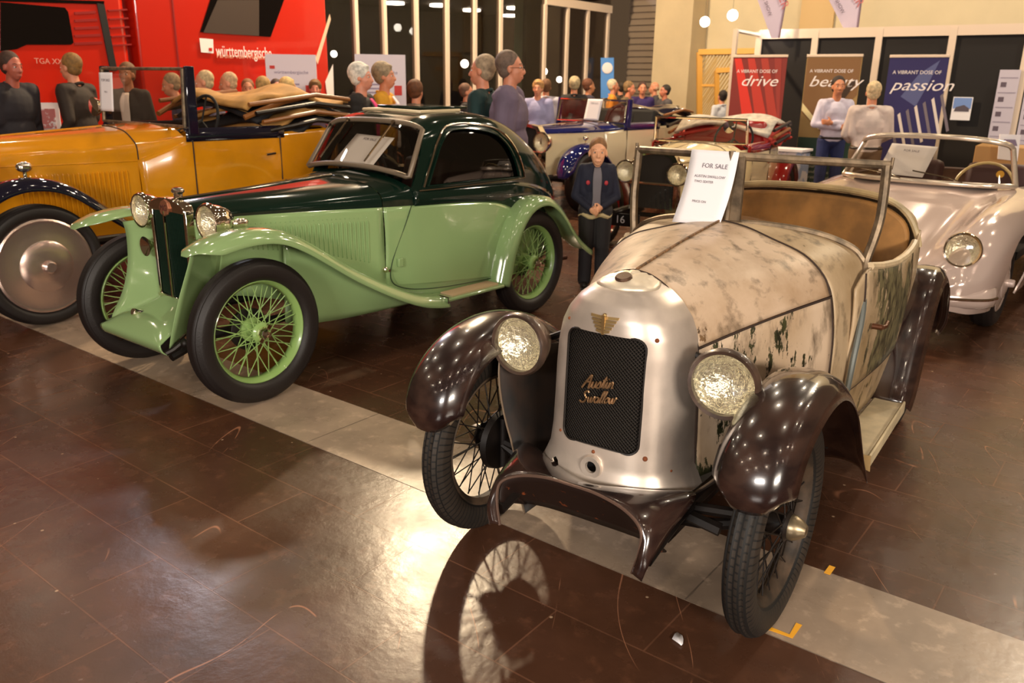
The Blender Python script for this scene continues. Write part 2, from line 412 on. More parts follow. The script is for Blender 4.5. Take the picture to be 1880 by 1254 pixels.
# script badge in hand-written strokes
def script(word, ox, oz, h, m, slant=.35):
    S = {'A': [[(0, 0), (.25, .5), (.55, 1), (.6, .5), (.62, 0), (.75, .1)], [(.15, .4), (.4, .48), (.7, .42)]],
         'S': [[(.75, .85), (.55, 1), (.3, .85), (.4, .6), (.6, .4), (.55, .1), (.3, 0), (0, .15)]],
         'u': [[(0, .1), (.1, .5), (.12, .1), (.3, .02), (.4, .5), (.42, .1), (.55, .05)]],
         's': [[(0, .1), (.2, .52), (.3, .3), (.28, .05), (.08, .02)], [(.28, .05), (.42, .1)]],
         't': [[(0, .1), (.2, .9), (.16, .1), (.32, .05)], [(.0, .6), (.35, .65)]],
         'i': [[(0, .1), (.12, .5), (.14, .08), (.28, .05)], [(.16, .72), (.17, .75)]],
         'n': [[(0, .05), (.1, .5), (.1, .05), (.25, .48), (.38, .4), (.38, .05), (.5, .1)]],
         'w': [[(0, .5), (.08, .1), (.22, .05), (.3, .5), (.36, .08), (.5, .1), (.58, .52), (.68, .4)]],
         'a': [[(.36, .45), (.15, .5), (.02, .25), (.15, .02), (.34, .2), (.38, .48), (.38, .05), (.5, .1)]],
         'l': [[(0, .1), (.22, .7), (.26, 1), (.14, .9), (.12, .1), (.25, .05)]],
         'o': [[(.2, .5), (.02, .3), (.12, .02), (.34, .2), (.3, .46), (.2, .5), (.4, .48)]]}
    W = {'A': .78, 'S': .82, 'u': .52, 's': .42, 't': .3, 'i': .27, 'n': .5, 'w': .66, 'a': .5, 'l': .26, 'o': .42}
    b = MB(); x = 0
    for ch in word:
        for st in S[ch]:
            P = cr(np.array(st), max(4, len(st)*4)); pts = []
            for px, pz in P:
                u = ox+(x+px+slant*pz)*h*.86; v = oz+pz*h+(x+px)*h*.15; pts.append((nose_x(u, v, .006), u, v))
            b.tube(pts, .0032 if ch in 'AS' else .0027, 6)
        x += W[ch]
    return b
bronze = mat('tarnished_bronze', (190, 150, 110), .35, .8, var=.3, vscale=30)
s1 = script('Austin', -.060, .668, .043, bronze); s2 = script('Swallow', -.068, .620, .039, bronze)
s1.v += []; o = len(s1.v); s1.add(s2.v, s2.f); s1.build('script_badge', bronze, au)
# winged badge
wb = MB()
for sg in (1, -1):
    for k in range(5):
        u1 = sg*(.046-.006*k); v1 = .895-.010*k; u0 = sg*.004; v0 = .893-.010*k
        pts = [(u0, v0), (u1, v1), (u1*.96, v1-.007), (u0, v0-.009)]
        P = [(nose_x(u-.005, v, .004), u-.005, v) for u, v in pts]
        wb.prism(P, (-.004, 0, 0))
wb.prism([(nose_x(-.005, .87, .007), -.005+u, v) for u, v in ((-.005, .898), (.005, .898), (.004, .84), (-.004, .84))], (-.006, 0, 0))
wb.ell((nose_x(-.005, .895, .004), -.005, .897), .006, 10)
wb.build('winged_badge', mat('old_brass', (190, 160, 110), .35, .9), au)
# rivets and rust
for (y, z, r_) in ((-.137, .86, .005), (.150, .842, .007), (-.142, .50, .005), (.148, .482, .008), (-.01, .472, .006), (.21, .44, .004)):
    b = MB(); b.ell((nose_x(y, z, 0), y, z), (r_, r_, r_), 10); b.build('rivet', rust, au)
b = MB(); b.lathe([(.019, -.004), (.019, .008), (.034, .010), (.037, .004), (.037, -.004)], (nose_x(-.01, .425, 0), -.01, .425), (1, 0, 0), 28); b.build('crank_collar', alu, au)
# filler plate + cap
b = MB(); G = []
for i in range(9):
    rr_ = .098*i/8; G.append([[.005+.085*i/8*math.cos(a), rr_*math.sin(a), 0] for a in np.linspace(0, 2*PI, 33)[:-1]])
for row in G:
    for p in row:
        x, y, _ = p; zz = .9985
        # top height of cowl/bonnet at (x,y)
        best = .60
        for z_ in np.linspace(.7, .995, 60):
            w_ = np.interp(z_, [q_[0] for q_ in ZW], [q_[1] for q_ in ZW]); xf_ = np.interp(z_, [q_[0] for q_ in ZW], [q_[2] for q_ in ZW])
            t_ = max(0, (x+.05)/(xf_+.05)) if xf_ > -.05 else 9
            if t_**2.7+(abs(y)/max(w_, 1e-4))**2.7 <= 1: best = max(best, z_)
        p[2] = best+.004
b.grid(G, cv=True); b.build('filler_plate', mat('pale_filler_plate', (226, 212, 190), .4, .5), au, solid=.003)
b = MB(); b.lathe([(.001, .045), (.022, .045), (.026, .04), (.026, .018), (.034, .012), (.034, 0)], (.03, 0, .955), (.3, 0, 1), 20); b.build('radiator_cap', mat('dark_bronze_cap', (92, 70, 56), .4, .7), au)
for a in (-1.1, -.75, -.4, 0, .4, .75, 1.1):
    b = MB(); x_ = .005+.075*math.cos(a); y_ = .086*math.sin(a); zz = .985-.55*max(0, x_-.01)**1.2-1.5*y_*y_; b.ell((x_, y_, zz-.010), .0045, 8); b.build('plate_screw', seam, au)

# bonnet ------------------------------------------------------
fs = [(0, .998), (.05, .988), (.105, .958), (.158, .905), (.188, .858), (.212, .795)]
rs = [(0, 1.064), (.10, 1.052), (.20, 1.024), (.32, .985), (.395, .925), (.428, .862)]
def bsec(t, a, b_): return [((1-t)*p[0]+t*q_[0], (1-t)*p[1]+t*q_[1]) for p, q_ in zip(a, b_)]
XB0, XB1 = -.045, -.66
def bx(t, k, n_=6):
    # seam leans: centre further back than the sides
    return XB0+(XB1-XB0)*t+(-.07*(1-k/(n_-1))**1.5*t)
rows = []
for t in (0, .3, .6, 1):
    bul = .018*math.sin(PI*t)
    sec = bsec(t, fs, rs); rows.append([[bx(t, k), y*(1+bul*1.2), z+bul*(.6 if k else .3)] for k, (y, z) in enumerate(sec)])
half = surf(rows, 30, 26)
full = [mir([tuple(p) for p in r]) for r in half]
MB().grid(full).build('bonnet', cream_top, au, smooth=60, solid=.004)
b = MB(); b.tube([(r[0][0], 0, r[0][2]+.004) for r in half], .005, 6); b.build('bonnet_hinge', mat('rusty_hinge', (150, 112, 76), .6, .3, var=.5, vscale=60), au)
# side panels
fl = [(.214, .790), (.224, .65), (.229, .50), (.245, .38)]; rl = [(.430, .856), (.452, .72), (.455, .55), (.45, .40)]
for sg in (1, -1):
    rows = []
    for t in (0, .3, .6, 1):
        bul = .018*math.sin(PI*t); rows.append([[XB0+(XB1-XB0)*t, sg*y*(1+bul*1.2), z+bul*(.6 if k == 0 else 0)] for k, (y, z) in enumerate(bsec(t, fl, rl))])
    S = surf(rows, 26, 16)
    MB().grid(S).build('bonnet_side', cream_side, au, smooth=60, solid=.004)
    b = MB(); b.tube([tuple(p) for p in S[:, 0]], .0042, 6); b.build('side_seam', seam, au)
    # scuttle side edge seam + nose seam
    b = MB(); b.tube([tuple(p) for p in S[-1]]+[], .005, 6); b.build('bonnet_seam', seam, au)
b = MB(); b.tube(full[-1], .006, 6); b.build('bonnet_seam', seam, au)
fr = full[0]+[]; b = MB(); b.tube([(p[0], p[1], p[2]) for p in ([(XB0, -.235, .40), (XB0, -.224, .65)]+[tuple(q_) for q_ in full[0]]+[(XB0, .224, .65), (XB0, .235, .40)])], .0045, 6); b.build('nose_seam', seam, au)

# scuttle ------------------------------------------------------
def vx(y): return -.78-.20*(abs(y)/.46)
ss = [(0, 1.045), (.12, 1.042), (.24, 1.030), (.36, 1.00), (.44, .955), (.472, .88), (.482, .75), (.486, .55), (.478, .36)]
s0 = [(0, 1.060), (.11, 1.047), (.22, 1.018), (.33, .980), (.400, .920), (.436, .855), (.458, .72), (.461, .55), (.455, .38)]
rows = []
for t in (0, .5, 1):
    r_ = []
    for k in range(9):
        y = s0[k][0]*(1-t)+ss[k][0]*t; z = s0[k][1]*(1-t)+ss[k][1]*t
        x0 = XB1-.005-.07*(1-min(1, k/5))**1.5; x1 = vx(ss[k][0])-.02 if k < 5 else (-.96, -.90, -.82, -.76)[k-5]
        if k == 4: x1 = -.98
        r_.append([x0*(1-t)+x1*t, y, z+.006*math.sin(PI*t)])
    rows.append(r_)
half = surf(rows, 18, 40); full = [mir([tuple(p) for p in r]) for r in half]
MB().grid(full).build('scuttle', cream_body, au, smooth=60, solid=.004)

# windscreen ---------------------------------------------------
b = MB(); pc_t = (-.78, 0, 1.292); pc_b = (-.785, 0, 1.045)
for sg in (1, -1):
    top_o = (-1.005, sg*.482, 1.275); bot_o = (-.965, sg*.462, .955)
    botP = [(-.80, sg*.02, 1.048), (-.845, sg*.12, 1.046), (-.89, sg*.24, 1.034), (-.93, sg*.34, 1.010), (-.955, sg*.42, .975), (-.965, sg*.462, .93)]
    sideP = [top_o, (-1.004, sg*.486, 1.18), (-.998, sg*.487, 1.09), (-.985, sg*.478, 1.01), (-.966, sg*.466, .93), (-.925, sg*.478, .86)]
    f_ = MB(); f_.tube([(-.785, sg*.014, 1.292), (-1.01, sg*.49, 1.276)], .015, 8); fr_ = f_.build('screen_frame', screen_frame, au)
    # sub-members
    q = MB(); q.tube(cr(botP, 24), .015, 8); q.build('bottom_rail', screen_frame, fr_)
    q = MB(); q.tube(cr(sideP, 24), .017, 8); q.build('side_rail', screen_frame, fr_)
    q = MB(); q.box((-.79, sg*.030, 1.168), (.018, .036, .25)); q.build('inner_rail', screen_frame, fr_)
    q = MB(); q.cyl((-1.015, sg*.495, 1.262), (-1.015, sg*.497, 1.302), .006, n=8); q.build('top_stud', screen_frame, fr_)
    BP = cr(botP, 20); gl = []
    for i in range(20):
        y = BP[i][1]; t = (abs(y)-.02)/(.462-.02); top = np.array([-.785-.225*t, sg*(.02+(.482-.02)*t), 1.288-.014*t]); gl.append([list(BP[i]), list(top)])
    MB().grid(gl).build('windscreen_pane', screen_glass, au, smooth=0)
b = MB(); b.tube([(-.775, 0, 1.31), (-.782, 0, 1.17), (-.783, 0, 1.03)], .013, 8); b.box((-.77, -.03, 1.15), (.02, .03, .012)); b.box((-.77, .03, 1.055), (.03, .05, .012)); b.build('centre_post', screen_frame, au)
for sg in (1, -1):
    b = MB(); b.tube(cr([(-.925, sg*.478, .86), (-.86, sg*.50, .76), (-.79, sg*.506, .62), (-.765, sg*.503, .48), (-.76, sg*.49, .36)], 20), [.013-.004*i/19 for i in range(20)], 8); b.build('pillar_strip', mat('grey_blue_strip', (104, 108, 104), .5, .3), au)

# tub ----------------------------------------------------------
def tub_w(x): return np.interp(-x, [.76, 1.0, 1.3, 1.6, 1.8, 2.0, 2.15, 2.28, 2.38, 2.42], [.468, .492, .512, .515, .508, .475, .41, .31, .17, .02])
def rim_z(x): return np.interp(-x, [.76, .9, 1.1, 1.3, 1.5, 1.68, 1.75, 1.80, 1.86, 1.95], [.84, .925, .895, .875, .87, .885, .905, .945, .985, 1.0])
for sg in (1, -1):
    rows = []
    for x in np.linspace(-.80, -1.80, 16):
        w = tub_w(x); rz = rim_z(x); rows.append([[x, sg*(w+.004), rz], [x, sg*(w+.012), rz-.12], [x, sg*(w+.008), .62], [x, sg*(w-.012), .42], [x, sg*(w-.035), .27]])
    MB().grid(surf(rows, 30, 16)).build('body_side', cream_body, au, smooth=60, solid=.008)
    # door panel a little proud
    rows = []
    for x in np.linspace(-.88, -1.60, 10):
        w = tub_w(x); rz = rim_z(x); rows.append([[x, sg*(w+.009), rz-.004], [x, sg*(w+.018), rz-.12], [x, sg*(w+.014), .62], [x, sg*(w+.001), .46]])
    S = surf(rows, 20, 14)
    dr = MB().grid(S).build('door', cream_door, au, smooth=60, solid=.006)
    e = [tuple(p) for p in S[0]]+[tuple(p) for p in S[1:, -1]]+[tuple(p) for p in S[-1, ::-1][1:]]
    MB().tube(e, .004, 6).build('door_seam', seam, dr)
    b = MB(); b.cyl((-.97, sg*.52, .70), (-.97, sg*.555, .70), .011, n=10); b.tube([(-.97, sg*.555, .70), (-1.0, sg*.56, .698), (-1.06, sg*.555, .70)], .008, 8); b.build('door_handle', mat('rusty_handle', (96, 58, 36), .5, .6), dr)
    b = MB(); b.tube([(x, sg*(tub_w(x)-.002), rim_z(x)+.004) for x in np.linspace(-.95, -1.72, 20)], .016, 8); b.build('door_capping', mat('cream_capping', (222, 198, 160), .45, var=.15, vscale=15), au)
# tail
rows = []
for x in (-1.79, -1.85, -1.95, -2.08, -2.2, -2.3, -2.38, -2.42):
    w = tub_w(x); T = np.interp(-x, [1.79, 1.85, 1.95, 2.1, 2.25, 2.38, 2.42], [1.085, 1.09, 1.075, .99, .85, .68, .58]); bz = .3
    rows.append([[x, 0, T], [x, w*.35, T-.005], [x, w*.65, T-.025-.3*max(0, 0)], [x, w*.86, T-.07], [x, w*.985, T-.16 if T > .8 else T-.1], [x, w+.008, (T+bz)/2-.08], [x, w*.97, bz+.12], [x, w*.9, bz]])
half = surf(rows, 26, 34); full = [mir([tuple(p) for p in r]) for r in half]
MB().grid(full).build('tail', cream_body, au, smooth=60, solid=.01)
# seat back panel set into the tail opening
arch = [(0, 1.07), (.18, 1.064), (.33, 1.045), (.425, 1.0), (.468, .945), (.478, .86), (.475, .6), (.47, .35)]
P = mir([( -1.74, y, z) for y, z in cr(arch, 26)])
MB().prism(P, (-.055, 0, 0)).build('seat_back', brown_trim, au, bev=.012)
b = MB(); b.box((-1.50, 0, .46), (.46, .86, .14)); b.build('seat_cushion', brown_trim, au, bev=.04)
b = MB(); b.tube([(-1.79, y, z) for _, y, z in mir([(0, y, z) for y, z in cr([(0, 1.10), (.2, 1.092), (.36, 1.066), (.45, 1.01), (.50, .93), (.517, .87)], 20)])], .014, 8); b.build('tail_beading', mat('cream_beading', (200, 178, 136), .5, var=.2, vscale=12), au)
b = MB(); b.box((-1.3, 0, .30), (1.15, .95, .03)); b.build('cockpit_floor', black_under, au)
b = MB(); b.prism([(-.93, y, z) for _, y, z in mir([(0, y, z) for y, z in [(0, 1.02), (.24, 1.0), (.40, .95), (.46, .85), (.46, .72)]])], (.02, 0, 0)); b.build('dashboard', wood, au)
b = MB(); b.tube([(-1.14+.12*math.cos(a), .22+.18*math.sin(a), .77+.13*math.cos(a)) for a in np.linspace(0, 2*PI, 33)[:-1]], .011, 8, closed=True)
b.tube([(-1.14, .22, .77), (-.9, .22, .68)], .014, 8)
for a in (0, 2*PI/3, 4*PI/3): b.tube([(-1.14, .22, .77), (-1.14+.12*math.cos(a), .22+.18*math.sin(a), .77+.13*math.cos(a))], .006, 6)
b.build('steering_wheel', mat('black_bakelite', (22, 20, 18), .3), au)

# wings and running boards -------------------------------------
wp = [(.345, .475), (.36, .53), (.335, .615), (.27, .69), (.17, .745), (.05, .772), (-.07, .775), (-.19, .75), (-.32, .69), (-.44, .60), (-.55, .48), (-.64, .38), (-.735, .29), (-.785, .235)]
rp = [(-1.44, .262), (-1.49, .32), (-1.545, .43), (-1.61, .55), (-1.70, .67), (-1.80, .74), (-1.92, .765), (-2.05, .745), (-2.17, .68), (-2.26, .58), (-2.32, .46), (-2.35, .36)]
for sg in (1, -1):
    wing('front_wing', au, wp if sg < 0 else [(.315, .505), (.335, .555), (.315, .625), (.26, .692), (.165, .745)]+wp[5:], .40, .635 if sg < 0 else .622, black_wing, .040, .03, sg, 52, 17, (.55, 1.0), skirt=.03)
    wing('rear_wing', au, rp, .455, .635, black_wing, .02, .05, sg, 48, 15, (.95, .6), skirt=.0)
    # inner valance
    yv = sg*.405
    arc = [(.09, .70), (.105, .60), (.10, .48), (.09, .36), (.12, .25), (.17, .19)]
    if sg > 0: arc = [(.09, .70), (.10, .62), (.09, .54), (.05, .46), (.02, .40), (.0, .34)]
    bk = [(-.55, .60), (-.55, .50), (-.52, .42), (-.45, .36), (-.3, .28), (-.1, .24)]
    A = cr(arc, 14); B_ = cr(bk, 14)
    G = [[[A[i][0]*(1-t)+B_[i][0]*t, yv*(1-t*.0)-sg*(.0+.05*t+.16*(i/13)**2), (A[i][1]*(1-t)+B_[i][1]*t)] for t in np.linspace(0, 1, 8)] for i in range(14)]
    MB().grid(G).build('inner_valance', black_under, au, solid=.004)
    b = MB(); b.tube([tuple(r[0]) for r in G], .0035, 6); b.build('valance_edge', mat('worn_bright_edge', (150, 130, 110), .4, .6), au)
    b = MB(); R_ = [(-.775, .475), (-.775, .60), (-.79, .61)]
    P = [(-.785, sg*.47, .262), (-.785, sg*.600, .262), (-1.46, sg*.604, .262), (-1.46, sg*.485, .262)]
    b.prism(P, (0, 0, -.02)); b.box((-1.1225, sg*.606, .243), (.675, .012, .055)); b.build('running_board', board_top, au, bev=.006)
    b = MB(); b.prism([(-.776, sg*.565, .272), (-.776, sg*.614, .275), (-.776, sg*.618, .215), (-.776, sg*.585, .225)], (-.006, 0, 0)); b.build('board_end', mat('tan_board_end', (168, 138, 92), .6), au)
# dumb iron apron ----------------------------------------------
Ah = [(.340, .225, .235), (.335, .240, .305), (.325, .236, .368), (.31, .180, .402), (.305, .09, .422)]
Acv = [(x, -y, z) for x, y, z in Ah]+[(.305, 0, .425)]+Ah[::-1]
Bh = [(.345, .258, .225), (.335, .275, .285), (.25, .290, .345), (.10, .300, .40), (.12, .18, .385)]
Bcv = [(x, -y, z) for x, y, z in Bh]+[(.17, 0, .372)]+Bh[::-1]
A = cr(Acv, 61); B_ = cr(Bcv, 61); G = []
for i in range(61):
    a = A[i]; b_ = B_[i]; row = []
    for t in np.linspace(0, 1, 9):
        p = a*(1-t)+b_*t; p = p+np.array([.02, 0, .02])*math.sin(PI*t)*.6; row.append(list(p))
    G.append(row)
MB().grid(G).build('dumb_iron_apron', black_wing, au, solid=.005, smooth=70)
b = MB(); b.tube([tuple(p) for p in A], .005, 6); b.build('apron_edge', mat('worn_apron_edge', (120, 96, 84), .3, .5), au)
b = MB(); G = []
for i in range(6, 55):
    p = A[i]; G.append([[p[0]-.012-.16*t, p[1]*(1+.02*t), p[2]-.004-(p[2]-.225)*t] for t in np.linspace(0, 1, 6)])
b.grid(G); b.build('front_panel', mat('rust_flecked_black', (34, 22, 18), .45, rgb2=(150, 74, 38), vscale=26, lo=.28, hi=.34), au, solid=.004)
b = MB(); b.box((-.58, 0, .225), (1.36, .46, .02)); b.build('under_shade_panel', black_under, au)  # added dark sheet that makes the shade under the car deeper
for sg in (1, -1):
    b = MB(); b.tube(cr([(.31, sg*.25, .27), (.15, sg*.25, .30), (0, sg*.25, .31), (-.8, sg*.26, .30), (-1.9, sg*.27, .34), (-2.2, sg*.27, .32)], 20), .022, 8); b.build('chassis_rail', iron, au)
    b = MB(); b.tube([(0, sg*.25, .30), (.0, sg*.44, .33)], .018, 8); b.cyl((0, sg*.45, .24), (0, sg*.45, .42), .018, n=10); b.build('stub_axle', iron, au)
b = MB(); b.tube(cr([(0, -.45, .32), (0, -.3, .26), (0, 0, .235), (0, .3, .26), (0, .45, .32)], 16), .019, 8); b.build('front_axle', iron, au)
b = MB(); b.tube(cr([(.03, -.36, .27), (.03, 0, .32), (.03, .36, .27)], 12), .02, 6); b.build('leaf_spring', iron, au)
b = MB(); b.cyl((-1.907, -.47, .333), (-1.907, .47, .333), .03); b.ell((-1.907, 0, .333), (.1, .1, .1)); b.build('rear_axle', iron, au)
# wheels
black_metal = mat('worn_black_metal', (34, 26, 22), .45, .3, var=.3, vscale=20)
black_rim = mat('muddy_rim', (84, 66, 50), .6, var=.5, vscale=14)
steel_hub = mat('tarnished_hub_cap', (150, 134, 108), .35, .8)
def tread_material():
    M = rubber_old.copy(); M.name = 'block_tread_rubber'; n = M.node_tree.nodes; l = M.node_tree.links; b = n['Principled BSDF']
    tc = n.new('ShaderNodeTexCoord'); s_ = n.new('ShaderNodeSeparateXYZ'); l.new(tc.outputs['Object'], s_.inputs[0])
    at_ = n.new('ShaderNodeMath'); at_.operation = 'ARCTAN2'; l.new(s_.outputs[0], at_.inputs[0]); l.new(s_.outputs[2], at_.inputs[1])
    cm = n.new('ShaderNodeCombineXYZ'); m_ = n.new('ShaderNodeMath'); m_.operation = 'MULTIPLY'; m_.inputs[1].default_value = .333; l.new(at_.outputs[0], m_.inputs[0])
    l.new(m_.outputs[0], cm.inputs[0]); l.new(s_.outputs[1], cm.inputs[1])
    br = n.new('ShaderNodeTexBrick'); l.new(cm.outputs[0], br.inputs[0]); br.inputs['Scale'].default_value = 1; br.inputs['Brick Width'].default_value = .024; br.inputs['Row Height'].default_value = .015; br.inputs['Mortar Size'].default_value = .0026; br.inputs['Mortar Smooth'].default_value = .1
    bp = n.new('ShaderNodeBump'); bp.inputs['Distance'].default_value = .008; bp.inputs['Strength'].default_value = 1; bp.invert = True; l.new(br.outputs['Fac'], bp.inputs['Height']); l.new(bp.outputs[0], b.inputs['Normal'])
    src = b.inputs['Base Color'].links[0].from_socket; mx = n.new('ShaderNodeMix'); mx.data_type = 'RGBA'; l.new(br.outputs['Fac'], mx.inputs[0]); l.new(src, mx.inputs[6]); mx.inputs[7].default_value = lin((8, 6, 5)); l.new(mx.outputs[2], b.inputs['Base Color'])
    return M
tread = tread_material()
for (x, y, sd, st) in ((0, .5127, 1, -.0254), (0, -.5127, -1, -.0254), (-1.907, .5127, 1, 0), (-1.907, -.5127, -1, 0)):
    make_wheel(au, (x, y, .333), .333, .243, .042, (tread, black_rim, black_metal, steel_hub), 0 if (x < -1 and sd < 0) else 40, sd, st, True, capr=.034, hubr=.045)
# lamps
make_lamp(au, (.10, .352, .752), .098, .115, lamp_brown, lamp_brown, aim=(1, .06, .0))
make_lamp(au, (.10, -.325, .738), .098, .115, lamp_brown, lamp_brown, aim=(1, -.02, .02))
for sg, yl, zl in ((1, .352, .70), (-1, -.325, .69)):
    b = MB(); b.tube([(-.03, sg*.20, .78), (-.03, sg*.28, zl+.05), (-.02, yl, zl+.04), (-.04, sg*.42, .69), (-.05, sg*.46, .72)], .011, 8); b.build('lamp_bracket', iron, au)

# paper on the windscreen (rests on the car: own thing)
def paper(name, label, corners, sag, lines, group=None, mtx=None, parent_loc=None, m=None):
    """corners: top-left, top-right, bottom-right, bottom-left world points as read by the viewer"""
    c_ = [Vector(p) for p in corners]; n_ = (c_[1]-c_[0]).cross(c_[3]-c_[0]).normalized()
    if n_.dot(Vector((0, 0, CAM_H))-c_[0]) < 0: n_ = -n_
    G = []
    for i in range(13):
        v = i/12; L = c_[0].lerp(c_[3], v); R_ = c_[1].lerp(c_[2], v); G.append([list(L.lerp(R_, u/6)+n_*(sag*math.sin(PI*v)*(-1))) for u in range(7)])
    o = MB().grid(G).build(name, m or white_paper, None, solid=.0006)
    tag(o, label, 'sign' if 'sign' in name else 'paper', group)
    up = (c_[0]-c_[3]); rt = (c_[1]-c_[0]); H_ = up.length; W_ = rt.length
    for s_, sz, v, u in lines:
        pos = c_[0]+rt*u-up*v+n_*(.0025-sag*math.sin(PI*v))
        text('printing', s_, sz*H_, ink, o, frame(pos, rt, up), .0002)
    return o
def car_pt(pose, x, y, z):
    a = pose[2]; return Vector((pose[0]+x*math.cos(a)-y*math.sin(a), pose[1]+x*math.sin(a)+y*math.cos(a), z))
APO = (AX, AY, AA)
paper('for_sale_notice', 'long white for sale notice hung over the roadster windscreen', [car_pt(APO, -.775, -.155, 1.308), car_pt(APO, -.765, .030, 1.308), car_pt(APO, -.695, .008, 1.056), car_pt(APO, -.695, -.178, 1.045)], .018,
      [('FOR SALE', .085, .20, .56), ('AUSTIN SWALLOW', .05, .34, .5), ('TWO SEATER', .045, .41, .4), ('PRICE ON', .045, .68, .42)])
# ================================================================== green two-tone coupe
MX, MY, MA = -1.6628, 4.1781, -2.2343
g_light = mat('pale_green_paint', (140, 168, 114), .14, 0, coat=1)
g_dark = mat('dark_green_paint', (12, 32, 24), .10, 0, coat=.2, spec=.45)
g_spoke = mat('green_spoke_enamel', (136, 168, 96), .3, coat=.4)
grey_rubber = mat('grey_window_surround', (120, 104, 86), .4, .2)
dark_in = mat('dark_interior', (16, 12, 10), .8)
mgc = thing('vintage_coupe', 'two-tone pale and dark green closed coupe with green wire wheels', 'car', (MX, MY, 0), MA)

def bw(x): return np.interp(-x, [-.06, .1, .3, .5, .7, .95, 1.15, 1.4, 1.8, 2.1, 2.35, 2.6, 2.8, 2.9, 2.95], [.160, .19, .245, .30, .355, .425, .468, .49, .498, .49, .465, .41, .32, .22, .05])
def lz(x): return np.interp(-x, [-.06, .5, 1.15, 1.5, 1.75, 1.95, 2.1, 2.3, 2.6, 3], [.868, .862, .845, .832, .812, .78, .72, .62, .5, .4])
def tz(x): return np.interp(-x, [-.06, .3, .7, 1.1, 1.3], [.948, .965, .985, 1.002, 1.0])
# bonnet (dark upper)
rows = []
for x in (.055, -.15, -.4, -.7, -.95):
    w = bw(x); T = tz(x); L = lz(x)
    rows.append([[x, 0, T], [x, w*.30, T-.006], [x, w*.6, T-.020], [x, w*.85, T-.050], [x, w*.975, (T+L)/2-.02], [x, w, L]])
half = surf(rows, 24, 22); MB().grid([mir([tuple(p) for p in r]) for r in half]).build('bonnet', g_dark, mgc, smooth=60)
b = MB(); b.tube([(r[0][0], 0, r[0][2]+.004) for r in half], .007, 8); b.build('bonnet_hinge', chrome, mgc)
# scuttle (dark upper) up to windscreen base
rows = []
for t in (0, .5, 1):
    x0 = -.955; r_ = []
    for k, (fy, fz) in enumerate([(0, 0), (.30, -.006), (.6, -.02), (.85, -.05), (.975, -.10), (1, 0)]):
        x1 = -1.11-.03*fy if k < 4 else -1.19; x = x0*(1-t)+x1*t; w = bw(x); T = tz(x)+.02*t; L = lz(x)
        z = T+fz if k < 5 else L
        if k == 4: z = (T+L)/2-.015
        r_.append([x, w*fy, z])
    rows.append(r_)
half = surf(rows, 12, 22); MB().grid([mir([tuple(p) for p in r]) for r in half]).build('scuttle', g_dark, mgc, smooth=60)
